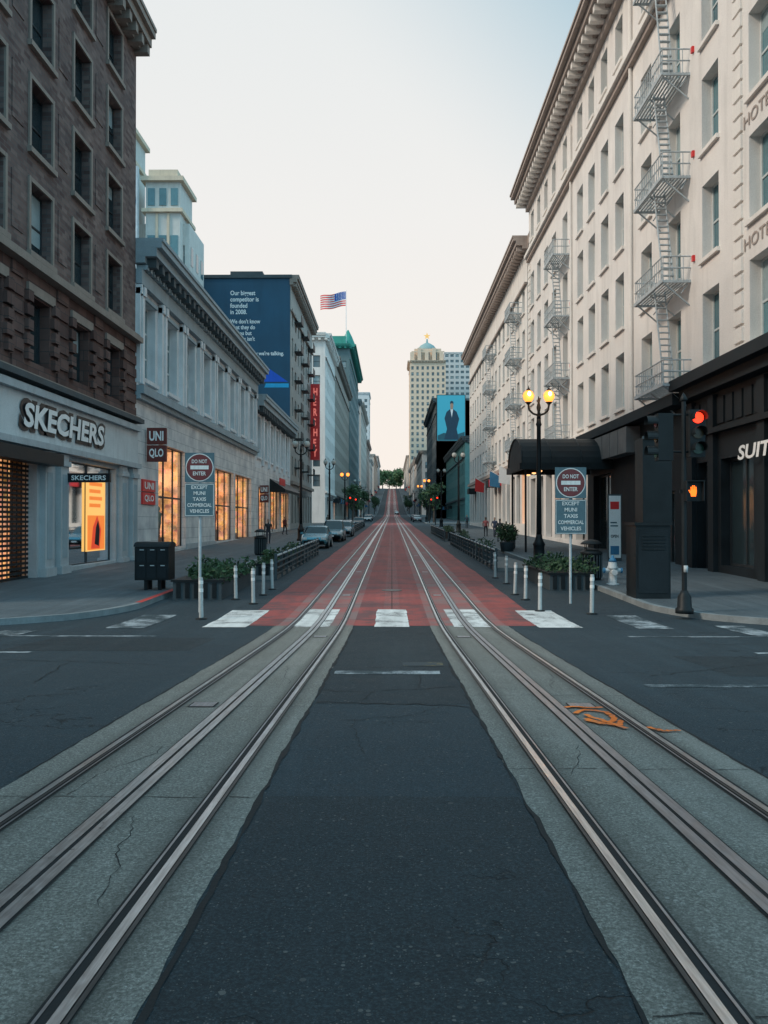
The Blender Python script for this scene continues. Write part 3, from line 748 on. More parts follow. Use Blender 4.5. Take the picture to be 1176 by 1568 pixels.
gen('cream_office_building', -1, -12.4, 152, 178, 37, M_CREAM, 16, 3.7, 3.0, 1.3, 2.2, 6, G_FAR, M_CREAM2, 1.1, 1.2).done()
gen('stone_hotel_building', -1, -12.4, 178.3, 236, 38, pbr('brown_stone', (.36,.32,.28), .12), 16, 3.7, 3.2, 1.4, 2.2, 6, G_FAR, M_GOLD, 1.1, 1.2).done()
M_COPPER = pbr('copper_green', (.06,.34,.27), .1)
o = gen('green_roofed_hotel', -1, -12.4, 240, 300, 54, pbr('slate_green_stone', (.14,.21,.22), .12), 18, 4, 3.4, 1.6, 2.4, 7, G_FAR, M_COPPER, 1.8, 1.6)
o.box('copper_roof', M_COPPER, -29, -13.6, 241.5, 298, 54.2, 57)
o.cyl('flag_pole', M_SW, (-13.6, 243, 54), (-13.6, 243, 71), .12, .07, 8)
for y in (250, 285): o.lathe('roof_turrets', M_COPPER, (-13.4, y, 54.2), [(2.2,0),(2.2,2),(1.2,4.5),(.2,6.5)], 10)
o.done()
fo = Ob('american_flag', (-13.6, 243, 66))
FR_, FB_, FW_ = pbr('flag_red', (.75,.05,.05), .05), pbr('flag_blue', (.04,.12,.45), .05), pbr('flag_white', (.85,.85,.85), .05)
NU, NV = 16, 13
def fp(i, j):
    t = i/NU; return (-13.7 - 7.6*t, 243 + .7*math.sin(t*7), 70.6 - j/NV*4.3 - 1.4*t + .3*math.sin(t*8))
for i in range(NU):
    for j in range(NV):
        m_ = FB_ if (i < 7 and j < 7) else (FR_ if j % 2 == 0 else FW_)
        fo.add('flag_cloth', m_, [fp(i,j), fp(i+1,j), fp(i+1,j+1), fp(i,j+1)], [[0,1,2,3]])
for i in range(6):
    for j in range(5):
        x, y, z = fp(.7+i, .9+j*1.25); fo.box('stars', FW_, x-.1, x+.1, y-.06, y+.06, z-.1, z+.1)
fo.done()
gen('grey_apartment_building', -1, -12.4, 301, 311, 47, pbr('far_grey', (.32,.35,.36), .1), 20, 3.8, 3.3, 1.4, 2.2, 6, None, None, 1.2).done()  # far_ materials are paler: distance haze put into their colours
gen('cream_apartment_building', -1, -12.4, 328, 400, 50, pbr('far_cream', (.58,.52,.47), .1), 20, 3.9, 3.6, 1.5, 2.2, 6, None, None, 1.2, 2).done()
gen('brick_apartment_building', -1, -12.4, 400.5, 455, 42, pbr('far_brick', (.42,.32,.28), .1), 20, 3.9, 3.6, 1.5, 2.2, 6, None, None, 1.2, 2).done()
gen('slim_white_tower', -1, -14.5, 520, 545, 84, pbr('far_white', (.68,.71,.72), .1), 12, 3.9, 3.6, 1.7, 2.0, 6, None, None, .6, 3).done()
gen('hillside_apartment_building', -1, -12.4, 471, 519, 38, pbr('far_grey2', (.48,.47,.45), .1), 20, 3.9, 3.6, 1.5, 2.2, 6, None, None, 1, 2).done()
gen('hillside_apartment_building', -1, -12.4, 560, 690, 48, pbr('far_cream3', (.6,.55,.5), .1), 20, 3.9, 4.4, 1.8, 2.2, 6, None, None, 1, 3).done()
gen('hillside_apartment_building', -1, -12.4, 700, 840, 58, pbr('far_cream4', (.52,.5,.48), .1), 20, 3.9, 4.8, 1.8, 2.2, 6, None, None, 1, 3).done()
gen('unseen_corner_building', -1, -12.4, -60, -4, 24, pbr('brown_stone', (.36,.32,.28)), 22, 3.9, 4.4, 1.8, 2.2, 6, None, M_GOLD, 1, 2).done()  # unseen building behind the camera, added to shade the intersection from the sun

# ================================================================== RIGHT 1 : cream hotel
o = Ob('cream_hotel_building', (12.4, 48, 0))
F = FR(12.4)
cols = [23.6, 27.6, 31.9, 36.0, 39.9, 44.6, 47.7, 50.8, 53.9, 58.6, 62.6, 65.8, 69.0, 72.2]
rows = [(8.35,11.3),(12.65,15.6),(16.95,19.9),(21.25,24.2)]
ops = rows_cols(cols, 1.65, rows)
top = rows_cols(cols, 1.45, [(27.2, 29.6)])
wall(o, 'walls', M_CREAM, F, 20.5, 74, 7.6, 31, ops+top, .45)
for q in ops+top: window(o, F, q, .45, G_TEAL, M_FRAMEW, .08, 1, 2, M_CREAM2, .35)
o.fbox('belt_course', M_CREAM2, F, 20.5, 74, 25.9, 26.2, -.1, .45); o.fbox('belt_course', M_SOFF, F, 20.5, 74, 25.6, 25.896, -.1, .25)
o.fbox('frieze', M_SOFF, F, 20.5, 74, 30.2, 30.7, -.1, .3)
cornice(o, M_SOFF, F, 20.3, 74.3, 30.75, 1.1, 1.6, .95, M_CREAM2)
for a_, b_ in ((25.4, 26.2), (28.9, 29.6), (73.1, 73.95)):
    for z in frange(8.0, 25, .62): o.fbox('quoin_bands', M_CREAM2, F, a_, b_, z, z+.5, -.05, .09)
text(o, 'wall_lettering', M_SOFF, 'HOTEL', F, 28.8, 16.0, h=.45, w=2.4, d=.03, flip=-1, off=.01)
text(o, 'wall_lettering', M_SOFF, 'HOTEL', F, 28.8, 11.7, h=.45, w=2.4, d=.03, flip=-1, off=.01)
o.cyl('drain_pipe', M_CREAM2, (12.28, 42.1, 8), (12.28, 42.1, 29.5), .09, .09, 8)
o.cyl('drain_pipe', M_CREAM2, (12.28, 56.2, 8), (12.28, 56.2, 29.5), .08, .08, 8)
def fire_escape(name, ya, yb, Xw, floors):
    e = Ob(name, (Xw, ya, floors[0])); xo = Xw-1.15
    for k, z in enumerate(floors):
        for i in range(9):
            x = xo + (Xw-xo)*i/8
            e.box('platform_slats', M_FE, x-.035, x+.035, ya, yb, z, z+.04)
        e.box('platform_frame', M_FE, xo-.05, xo+.02, ya-.05, yb+.05, z-.09, z+.06)
        for y in (ya, yb): e.box('platform_frame', M_FE, xo, Xw, y-.04, y+.04, z-.1, z-.005)
        for y in (ya+.15, (ya+yb)/2, yb-.15):
            e.cyl('brackets', M_FE, (Xw, y, z-1.0), (xo+.1, y, z-.1), .035, .035, 6)
            e.cyl('brackets', M_FE, (Xw-.35, y, z-.5), (Xw-.1, y, z-.12), .025, .025, 6)
        for zz in (1.0, .52):
            e.cyl('railings', M_FE, (xo, ya, z+zz), (xo, yb, z+zz), .032, .032, 6)
            for y in (ya, yb): e.cyl('railings', M_FE, (xo, y, z+zz), (Xw, y, z+zz), .032, .032, 6)
        y = ya
        while y <= yb+.01:
            e.cyl('balusters', M_FE, (xo, y, z), (xo, y, z+1.0), .02, .02, 5, False); y += .27
        for y in (ya, yb):
            for i in range(1, 4): e.cyl('balusters', M_FE, (xo+i*.28, y, z), (xo+i*.28, y, z+1.0), .02, .02, 5, False)
        n = int((yb-ya)/.6)
        for i in range(n):
            cy = ya + (i+.5)*(yb-ya)/n; pr = None
            for t in range(9):
                a = t/8*math.pi*2; p = (xo-.01, cy+.22*math.cos(a), z+.27+.2*math.sin(a))
                if pr: e.cyl('scrollwork', M_FE, pr, p, .016, .016, 4, False)
                pr = p
        if k < len(floors)-1:
            z2 = floors[k+1]
            y0_, y1_ = (ya+.7, ya+1.9)
            for sx in (.25, .7):
                e.cyl('ladder_rails', M_FE, (xo+sx, y0_+.0, z), (xo+sx, y1_, z2+.1), .035, .035, 6)
            for r_ in range(15):
                t = (r_+.5)/15; yy = y0_ + (y1_-y0_)*t; zz = z + (z2-z)*t
                e.box('ladder_treads', M_FE, xo+.25, xo+.7, yy-.08, yy+.08, zz-.02, zz+.02)
    e.done()
fire_escape('fire_escape', 34.0, 37.9, 12.4, [7.95, 12.25, 16.6, 20.9, 26.3])
fire_escape('fire_escape', 57.0, 60.4, 12.4, [7.95, 12.25, 16.6, 20.9])
wall(o, 'dark_shopfront', M_BLACKW, F, 20.5, 34, -.5, 7.6, [(22, 26.2, .6, 5.2), (28.2, 31.0, .6, 4.6), (31.8, 33.4, .2, 4.6)], .4)
for q in [(22, 26.2, .6, 5.2), (28.2, 31.0, .6, 4.6), (31.8, 33.4, .2, 4.6)]: window(o, F, q, .4, G_DARK, M_FRAME, .09, 2, 1, None, 0)
o.fbox('shopfront_cornice', M_BLACKW, F, 20.5, 34.1, 7.62, 8.05, -.1, .9); o.fbox('shopfront_cornice', M_BLACKW, F, 20.5, 34.05, 7.2, 7.616, -.1, .5)
for u in (20.9, 27.0, 31.3, 33.5): o.fbox('shopfront_pilasters', M_BLACKW, F, u, u+.55, 0, 7.1, -.05, .18)
o.fbox('shopfront_fascia', M_BLACKW, F, 20.6, 33.95, 5.6, 5.8, -.05, .3)
for u in frange(21, 33.5, .8): o.fbox('fascia_panels', M_BLACKW, F, u, u+.6, 5.95, 6.95, -.02, .06)
text(o, 'shopfront_sign', M_SW, 'SUITS', F, 28.3, 4.35, h=.5, w=3.0, d=.5, flip=-1, off=.03, shear=.15)
wall(o, 'hoarding_wall', M_BLACKW, F, 34, 52, -.5, 7.6, [(36, 39, .3, 3.6), (46.5, 50.5, .5, 5)], .4)
for q in [(36, 39, .3, 3.6), (46.5, 50.5, .5, 5)]: window(o, F, q, .4, G_DARK, M_FRAME, .09, 2, 1, None, 0)
o.fbox('hoarding_cap', M_BLACKW, F, 34.12, 52, 7.1, 7.58, -.1, .75)
for u in frange(41, 51, 1.6): o.fbox('grey_panels', M_WOOD, F, u, u+1.5, 5.7, 7.0, -.05, .7)
gb = [(u+.5, u+3.0, 1.0, 6.0) for u in frange(52.3, 73, 3.6)]
wall(o, 'arcade_wall', M_CREAM, F, 52, 74, -.5, 7.6, gb, .5)
for i, q in enumerate(gb):
    window(o, F, q, .5, G_DARK, M_FRAME, .09, 2, 2, None, 0)
    if i == 2: o.fbox('lit_shop_window', E_WARM, F, q[0]+.3, q[1]-.3, q[2]+2.2, q[3]-1.6, -.49, -.44)
o.fbox('belt_course', M_CREAM2, F, 52, 74, 7.3, 7.75, -.1, .5)
body(o, M_CREAM, 12.4, 40, 20.5, 74, -1, 31, 'W')
for z in (12.9, 17.2, 21.5):
    for u in (33.5, 56.6): o.fbox('alarm_boxes', M_SR, F, u, u+.16, z, z+.24, 0, .1)
o.done()

# entrance marquee (barrel canopy)
o = Ob('entrance_marquee', (9.5, 48.5, 0))
nseg = 14
for i in range(nseg):
    a0, a1 = math.pi*i/nseg, math.pi*(i+1)/nseg
    p = lambda a, x: (x, 48.5-2.7*math.cos(a), 5.5+1.6*math.sin(a))
    o.add('canopy_skin', M_BLACK, [p(a0,7.3), p(a1,7.3), p(a1,12.35), p(a0,12.35)], [[0,1,2,3]])
    o.add('canopy_end', M_BLACK, [p(a0,7.3), p(a1,7.3), (7.3, 48.5, 5.5)], [[0,1,2]])
    for x in (7.28, 8.9, 10.6, 12.2): o.cyl('canopy_rib', M_BLACK, p(a0,x), p(a1,x), .05, .05, 6)
o.box('canopy_fascia', M_BLACK, 7.2, 12.35, 45.7, 45.85, 5.15, 5.52); o.box('canopy_fascia', M_BLACK, 7.2, 12.35, 51.15, 51.3, 5.15, 5.52); o.box('canopy_fascia', M_BLACK, 7.15, 7.35, 45.85, 51.15, 5.15, 5.52)
for y in (46, 51): o.cyl('posts', M_BLACK, (7.5, y, gz(y)+.1), (7.5, y, 5.2), .06, .06, 8)
for y in (46.5, 48.5, 50.5): o.lathe('canopy_lights', emis('canopy_bulb', (1,.5,.2), 2), (8.4, y, 5.03), [(.02,0),(.12,.04),(.12,.1)], 10)
o.done()

o = gen('white_hotel_building', 1, 12.4, 75, 130.5, 28.2, M_CREAM2, 25, 4.3, 3.35, 1.5, 2.7, 7.2, G_TEAL, M_SOFF, 1.3, 1.0, True, M_CREAM2)
o.done()
fire_escape('fire_escape', 78.0, 81.6, 12.4, [9.2, 13.4, 17.8, 22.1])
fire_escape('fire_escape', 98.0, 101.6, 12.4, [9.4, 13.6, 18.0, 22.3])
o = Ob('hanging_flags', (11.6, 90, 6))
for y in (62, 69, 84, 92, 108):
    o.cyl('poles', M_SW, (12.3, y, 7.2), (10.9, y, 8.0), .03, .03, 6)
    o.add('cloth', rnd.choice([MBL, M_SR, M_SW]), [(12.2,y,7.2),(11.0,y,7.9),(10.95,y+.1,6.2),(12.1,y+.05,6.0)], [[0,1,2,3]])
o.done()
gen('teal_corner_building', 1, 15.0, 168, 226, 19.5, pbr('teal_green_wall', (.12,.27,.26), .12), 22, 4, 3.4, 1.6, 2.4, 5, G_FAR, M_TRIMD, .8, 1.5).done()
o = gen('dark_billboard_building', 1, 12.4, 229, 290, 36.5, pbr('dark_stone', (.10,.12,.13), .12), 24, 3.9, 3.3, 1.5, 2.3, 6, G_FAR, M_TRIMD, 1.2, 1.5, False)
Fs = FF(228.7)
o.box('billboard_backing', M_TRIMD, 12.5, 20.6, 228.75, 229.3, 24.6, 37.6)
M_TB = emis('billboard_teal', (.05,.42,.58), .4)
o.fquad('billboard_panel', M_TB, Fs, 12.7, 20.4, 24.8, 37.4, .0)
def poly(part, mat, pts, d): o.add(part, mat, [Fs(a, b, d) for a, b in pts], [list(range(len(pts)))])
M_SUIT = pbr('suit_navy', (.02,.06,.10), .1); M_SKIN = pbr('skin', (.45,.28,.2), .05)
poly('billboard_figure', M_SUIT, [(14.6,25.0),(15.4,28),(14.7,31.0),(15.3,32.8),(16.2,33.5),(17.2,33.5),(18.1,32.8),(18.8,30.8),(18.1,28),(18.7,25.0)], .03)
poly('billboard_shirt', M_SW, [(16.35,33.45),(16.75,31.2),(17.1,33.45)], .06)
poly('billboard_head', M_SKIN, [(16.3,34.2),(16.45,33.4),(16.95,33.4),(17.15,34.2),(17.15,35.2),(16.75,35.6),(16.35,35.2)], .05)
poly('billboard_hair', M_SUIT, [(16.25,35.0),(16.75,35.25),(17.2,35.0),(17.15,35.6),(16.7,35.9),(16.3,35.6)], .08)
poly('billboard_ground', pbr('billboard_dark', (.03,.12,.16), .1), [(12.8,24.9),(20.3,24.9),(20.3,27.2),(18,26.4),(14.5,26.9),(12.8,26.2)], .015)
o.quad('walls', M_CREAM2, (12.4,229,0), (36.4,229,0), (36.4,229,36), (12.4,229,36))
o.done()
o = gen('cream_skyscraper_hotel', 1, 12.4, 560, 592, 112, pbr('far_warm_stone', (.80,.62,.47), .08), 24.5, 4.1, 3.4, 1.6, 2.3, 8, G_FAR, pbr('far_trim', (.66,.52,.40), .08), 1.5, 2.2, True, None, True)
MW = MC['far_warm_stone']
for i in range(5):
    x0 = 12.6 + i*5.0
    o.box('crown_piers', MW, x0, x0+2.6, 560.3, 563, 112.2, 118 + (3 if i in (1, 3) else 0))
o.box('crown_block', MW, 15.5, 34, 563.2, 588, 112.2, 121)
for i in range(3):
    x0 = 18 + i*5.2; o.box('crown_windows', G_FAR, x0, x0+2.6, 563.0, 563.25, 113.5, 119)
o.lathe('crown_dome', pbr('far_teal_roof', (.28,.42,.42), .08), (24.7, 574, 121), [(7,0),(6.6,2),(5,4),(2.5,5.6),(.8,6.4),(.5,9)], 16)
o.box('crown_rail', MW, 13.5, 36, 560.6, 561, 118.001, 118.8)
for k in range(5):
    a = math.pi/2 + k*2*math.pi/5
    o.add('roof_star', emis('gold_star', (1,.6,.15), .6), [(24.7, 573.9, 132), (24.7+1.0*math.cos(a-.6), 573.9, 132+1.0*math.sin(a-.6)), (24.7+2.6*math.cos(a), 573.9, 132+2.6*math.sin(a)), (24.7+1.0*math.cos(a+.6), 573.9, 132+1.0*math.sin(a+.6))], [[0,1,2,3]])
o.done()
gen('grey_office_tower', 1, 38.5, 600, 640, 126, pbr('far_grey_tower', (.62,.62,.61), .05), 34, 4.0, 3.6, 2.4, 1.9, 8, G_FAR, None, .3, 4, True, None, False).done()  # pale wall colour also carries the distance haze
gen('arched_corner_building', 1, 12.4, 335, 400, 31, pbr('far_taupe', (.45,.40,.37), .1), 22, 4.1, 4.2, 1.9, 2.6, 6, G_FAR, M_GOLD, 1.2, 2).done()
gen('cream_apartment_building', 1, 12.4, 401, 455, 34, pbr('far_cream', (.45,.40,.36)), 22, 4.0, 4.0, 1.6, 2.3, 6, None, None, 1.2, 2).done()
gen('hillside_apartment_building', 1, 12.4, 471, 558, 36, pbr('far_grey2', (.36,.34,.32)), 22, 4.0, 4.2, 1.6, 2.3, 6, None, None, 1.2, 2).done()
gen('hillside_apartment_building', 1, 12.4, 645, 840, 54, pbr('far_cream3', (.5,.45,.4)), 22, 4.0, 5, 1.8, 2.3, 6, None, None, 1.2, 3).done()

# ================================================================== street furniture
def mat_leaf(name, a, b):
    m, nt, bs = newmat(name)
    g_ = nd(nt, 'ShaderNodeNewGeometry')
    setb(nt, bs, col=ramp(nt, g_.outputs['Random Per Island'], [(0., a), (1., b)]), rough=.6, spec=.3)
    return m
M_LEAF = mat_leaf('leaf_green', (.010,.030,.015), (.055,.11,.045))
M_LEAFD = mat_leaf('tree_leaf', (.018,.04,.022), (.07,.12,.045))
M_LEAFF = mat_leaf('hill_tree_leaf', (.05,.09,.04), (.14,.22,.09))
M_BARK = pbr('bark', (.07,.055,.045), .2)
def leaves(o, part, mat, c, r, n, s, seed=0, up=.4):
    rr = random.Random(seed)
    for _ in range(n):
        while True:
            p = Vector((rr.uniform(-1,1), rr.uniform(-1,1), rr.uniform(-1,1)))
            if p.length < 1: break
        q = Vector((c[0]+p.x*r[0], c[1]+p.y*r[1], c[2]+p.z*r[2]))
        a = Vector((rr.uniform(-1,1), rr.uniform(-1,1), rr.uniform(-up,1))).normalized()
        b = a.orthogonal().normalized(); k = s*rr.uniform(.6, 1.4)
        o.add(part, mat, [q-a*k*.2, q+b*k*.3+a*k*.4, q+a*k, q-b*k*.3+a*k*.4], [[0,1,2,3]])
def planter(x0, x1, y0, y1, h=.55, seed=1):
    z = gz(y0)
    o = Ob('street_planter', ((x0+x1)/2, (y0+y1)/2, z))
    o.box('planter_box', M_TRIMD, x0, x1, y0, y1, z-.05, z+h)
    o.box('planter_rim', M_BLACK, x0-.05, x1+.05, y0-.05, y1+.05, z+h+.002, z+h+.06)
    for x in frange(x0+.1, x1, .25): o.box('planter_slats', M_BLACK, x, x+.12, y0-.03, y0-.002, z+.05, z+h-.03)
    k = 0
    for y in frange(y0+.3, y1, .6):
        for x in frange(x0+.25, x1, .5):
            hh = rnd.uniform(.10, .42)
            if rnd.random() < .15: k += 1; continue
            leaves(o, 'foliage', M_LEAF, (x, y, z+h+hh*.6), (.34,.4,hh), 75, .12, seed*100+k, .2); k += 1
    o.done()
planter(-6.1, -4.75, 22.8, 27.5, .5, 1); planter(-4.9, -4.3, 29.5, 33, .5, 2); planter(-4.9, -4.3, 36, 40, .5, 3)
planter(4.9, 6.2, 25.5, 30.5, .5, 4); planter(4.5, 5.1, 40, 44, .5, 5); planter(4.5, 5.2, 52, 56, .6, 6)
planter(-4.9, -4.3, 66, 70, .6, 7); planter(4.5, 5.1, 66, 72, .7, 8)
def railing(x, ya, yb, h=.95):
    o = Ob('parklet_railing', (x, ya, gz(ya)))
    for y in frange(ya, yb, 1.5):
        z = gz(y); o.box('posts', M_TRIMD, x-.05, x+.05, y-.04, y+.04, z-.02, z+h)
    for k, zz in enumerate((.2, .42, .64, .86)):
        off = .05*math.sin(k)
        Y = ys(ya, yb)
        for a, b in zip(Y, Y[1:]): o.cyl('rails', M_FE if k == 3 else M_TRIMD, (x+off, a, gz(a)+zz), (x+off, b, gz(b)+zz), .04, .04, 6)
    o.box('deck', M_WOOD, min(x, x+(1.9 if x > 0 else -1.9)), max(x, x+(1.9 if x > 0 else -1.9)), ya, yb, gz(ya)-.05, gz(ya)+.14)
    o.done()
railing(-4.15, 29.3, 46); railing(4.25, 33.5, 60); railing(-4.15, 92, 118); railing(4.25, 66, 90)

M_DEL = pbr('delineator_plastic', (.46,.49,.49), .1, 5, .5); M_REFL = pbr('reflective_band', (.8,.8,.78), .05, 5, .3)
def delineator(px, py, h=.95):
    Z = 2836/(py-798); x = (px-600)/1255*Z; z = gz(Z)
    o = Ob('delineator_post', (x, Z, z)); lx = rnd.uniform(-.03, .03)
    o.lathe('base', M_BLACK, (x, Z, z-.01), [(.13,0),(.13,.03),(.07,.05)], 12)
    o.cyl('post', M_DEL, (x, Z, z+.03), (x+lx, Z, z+h), .05, .045, 12)
    for q in (.62, .8): o.cyl('reflective_bands', M_REFL, (x+lx*q/h, Z, z+q), (x+lx*(q+.08)/h, Z, z+q+.08), .053, .053, 12)
    o.done()
for a, b in ((308,950),(361,922),(388,928),(403,916),(417,908),(758,892),(775,900),(788,915),(804,922),(826,938),(905,942)): delineator(a, b)

M_SGW = pbr('sign_sheet_white', (.66,.72,.72), .06, 3, .45); M_SGR = pbr('sign_maroon', (.15,.04,.045), .1, 3, .4); M_SGB = pbr('sign_slate', (.075,.145,.18), .1, 3, .4)
def traffic_sign(x, y, zt, w):
    z = gz(y)+ (.14 if abs(x) > 6.5 else 0)
    o = Ob('do_not_enter_sign', (x, y, z))
    o.cyl('post', M_FE, (x, y, z-.02), (x, y, zt), .035, .035, 8)
    F_ = FF(y-.05); h = w
    o.fbox('upper_plate', M_SGB, F_, x-w/2, x+w/2, zt-h, zt, 0, .015)
    c = (x, zt-h/2); n = 28
    def disc(part, m, r, d):
        o.add(part, m, [F_(c[0]+r*math.cos(2*math.pi*i/n), c[1]+r*math.sin(2*math.pi*i/n), d) for i in range(n)], [list(range(n))])
    disc('disc_border', M_SGW, w*.475, .018); disc('disc_face', M_SGR, w*.445, .021)
    o.fquad('disc_bar', M_SGW, F_, x-w*.31, x+w*.31, c[1]-h*.065, c[1]+h*.065, .024)
    text(o, 'lettering', M_SGW, 'DO NOT', F_, x-w*.26, c[1]+h*.14, h=h*.13, w=w*.52, d=.026, off=.02)
    text(o, 'lettering', M_SGW, 'ENTER', F_, x-w*.22, c[1]-h*.27, h=h*.13, w=w*.44, d=.026, off=.02)
    zb = zt-h-.03; h2 = w*1.12
    o.fbox('lower_plate', M_SGB, F_, x-w/2, x+w/2, zb-h2, zb, 0, .015)
    for a, b, cc, dd in ((x-w*.48, x+w*.48, zb-h2*.02, zb-h2*.035), (x-w*.48, x+w*.48, zb-h2*.965, zb-h2*.98)):
        o.fquad('plate_border', M_SGW, F_, a, b, dd, cc, .018)
    for s in (-1, 1): o.fquad('plate_border', M_SGW, F_, x+s*w*.475-.006, x+s*w*.475+.006, zb-h2*.98, zb-h2*.02, .019)
    for i, (tx, ww) in enumerate((('EXCEPT', .55), ('MUNI', .4), ('TAXIS', .45), ('COMMERCIAL', .82), ('VEHICLES', .66))):
        text(o, 'lettering', M_SGW, tx, F_, x-w*ww/2, zb-h2*(.17+.18*i), h=h2*.11, w=w*ww, d=.02, off=.02)
    o.done()
traffic_sign(-4.69, 20.0, 3.93, .72)
traffic_sign(4.78, 22.0, 3.70, .83)

def news_box(x0, x1, y0, y1):
    z = gz(y0)+.14
    o = Ob('newspaper_rack', ((x0+x1)/2, y0, z))
    for x in (x0+.25, x1-.35):
        for y in (y0+.1, y1-.2): o.box('legs', M_BLACK, x, x+.1, y, y+.1, z-.02, z+.32)
    o.box('cabinet', M_BLACK, x0, x1, y0, y1, z+.3, z+1.28)
    vs = []; n = 8
    for x in (x0-.03, x1+.03):
        for i in range(n+1):
            a = math.pi*i/n; vs.append((x, (y0+y1)/2-(y1-y0)/2*math.cos(a)*1.06, z+1.285+.14*math.sin(a)))
    fs = [[i, i+1, n+2+i, n+1+i] for i in range(n)] + [list(range(n+1)), list(range(n+1, 2*n+2))]
    o.add('hood', M_BLACK, vs, fs)
    for i in range(3):
        for j in range(2):
            a = x0+.06+i*(x1-x0-.08)/3; o.box('doors', M_BLACKW, a, a+(x1-x0)/3-.07, y0-.02, y0-.002, z+.36+j*.46, z+.76+j*.46)
            o.box('door_handles', M_FE, a+.1, a+.22, y0-.05, y0-.022, z+.72+j*.46, z+.745+j*.46)
    o.done()
news_box(-7.55, -6.55, 24.0, 24.7)

def trash_can(x, y, s=1.0):
    z = gz(y)+.14
    o = Ob('trash_can', (x, y, z))
    o.lathe('bin_body', M_BLACK, (x, y, z-.01), [(.26*s,0),(.29*s,.04),(.30*s,.85),(.33*s,.88),(.33*s,.95),(.26*s,1.0),(.2*s,1.03)], 20)
    for i in range(20):
        a = i*math.pi/10; o.box('slats', M_TRIMD, x+.31*s*math.cos(a)-.015, x+.31*s*math.cos(a)+.015, y+.31*s*math.sin(a)-.015, y+.31*s*math.sin(a)+.015, z+.08, z+.84)
    for a in (0, 1, 2, 3):
        t = a*math.pi/2+.7; o.cyl('lid_supports', M_BLACK, (x+.24*s*math.cos(t), y+.24*s*math.sin(t), z+1.0), (x+.24*s*math.cos(t), y+.24*s*math.sin(t), z+1.2), .015, .015, 6)
    o.lathe('lid', M_BLACK, (x, y, z+1.2), [(.33*s,0),(.32*s,.04),(.2*s,.13),(.03,.17)], 20)
    o.done()
trash_can(6.75, 27.8, 1.1); trash_can(-6.9, 43); trash_can(7.2, 50)
def hydrant(x, y):
    z = gz(y)+.14
    M_H = pbr('hydrant_paint', (.55,.6,.62), .12, 5, .5)
    o = Ob('fire_hydrant', (x, y, z))
    o.lathe('barrel', M_H, (x, y, z-.01), [(.20,0),(.20,.05),(.13,.07),(.125,.5),(.17,.52),(.17,.57),(.14,.6),(.13,.72),(.08,.82),(.035,.86),(.035,.92)], 18)
    o.cyl('hose_outlets', M_H, (x-.25, y, z+.45), (x+.25, y, z+.45), .07, .07, 12); o.cyl('front_outlet', M_H, (x, y-.27, z+.4), (x, y, z+.4), .09, .09, 12)
    for s in (-1, 1): o.cyl('outlet_caps', MBL, (x+s*.24, y, z+.45), (x+s*.30, y, z+.45), .085, .085, 8)
    o.lathe('bonnet', MBL, (x, y, z+.725), [(.137,0),(.09,.10),(.045,.135),(.045,.2)], 14)
    o.done()
hydrant(6.98, 26.0)

o = Ob('advertising_pylon_sign', (10.3, 38, .4)); zz = gz(38)+.14
o.box('frame', M_TRIMD, 10.0, 10.62, 38, 38.14, zz-.02, zz+3.1); Fs_ = FF(38)
o.fquad('panel', M_SW, Fs_, 10.04, 10.58, zz+.15, zz+3.02, .012)
o.fquad('panel_graphics', M_SR, Fs_, 10.1, 10.5, zz+2.4, zz+2.75, .02); o.fquad('panel_graphics', M_SGB, Fs_, 10.1, 10.45, zz+1.6, zz+1.66, .02); o.fquad('panel_graphics', M_SGB, Fs_, 10.1, 10.4, zz+1.75, zz+1.81, .02); o.fquad('panel_graphics', MBL, Fs_, 10.1, 10.5, zz+.3, zz+.7, .02)
text(o, 'panel_text', M_SB, 'OPEN', Fs_, 10.12, zz+1.08, h=.14, w=.35, d=.022, off=.02)
o.done()

o = Ob('advertising_kiosk', (7.0, 21.9, .18)); z = gz(21.9)+.14
o.box('lower_cabinet', M_BLACK, 6.5, 7.42, 21.9, 22.8, z-.02, z+1.95)
o.box('cabinet_ledge', M_BLACK, 6.46, 7.46, 21.86, 22.84, z+1.952, z+2.03)
o.box('upper_panel', M_BLACK, 6.72, 7.5, 22.0, 22.7, z+2.032, z+4.3)
o.box('panel_frame', M_TRIMD, 6.70, 7.52, 21.96, 21.995, z+4.26, z+4.34)
o.box('cabinet_door', M_BLACKW, 6.56, 7.36, 21.885, 21.898, z+.15, z+1.85)
for k in range(5): o.box('vents', M_BLACK, 6.66, 7.26, 21.87, 21.884, z+1.3+k*.09, z+1.34+k*.09)
o.done()

def signal_head(o, x, y, z, face, lit):
    h = 1.08
    o.box('signal_housing', M_BLACK, x-.17, x+.17, y-.14, y+.14, z, z+h)
    for k, (nm, off_) in enumerate((('green', (.01,.05,.03)), ('amber', (.06,.035,.01)), ('red', (.07,.01,.01)))):
        cz = z+.19+k*.35
        m_ = emis('lit_red_lens', (1,.035,.012), 3.2) if (lit and nm == 'red') else pbr('lens_'+nm, off_, .1, 3, .2)
        if face == -1: o.cyl('lenses', m_, (x, y-.142, cz), (x, y-.165, cz), .125, .125, 20)
        else: o.cyl('lenses', m_, (x-.172, y, cz), (x-.19, y, cz), .125, .125, 20)
        n = 12
        for i in range(n):
            a0 = math.radians(-20+220*i/n); a1 = math.radians(-20+220*(i+1)/n); r = .145
            if face == -1: q = [(x+r*math.cos(a), y-.14-dd, cz+r*math.sin(a)) for a, dd in ((a0,0),(a1,0),(a1,.24),(a0,.24))]
            else: q = [(x-.17-dd, y+r*math.cos(a), cz+r*math.sin(a)) for a, dd in ((a0,0),(a1,0),(a1,.24),(a0,.24))]
            o.add('visors', M_BLACK, q, [[0,1,2,3]])
x, y = 6.68, 18.8; z = gz(y)+.14
o = Ob('traffic_signal', (x, y, z))
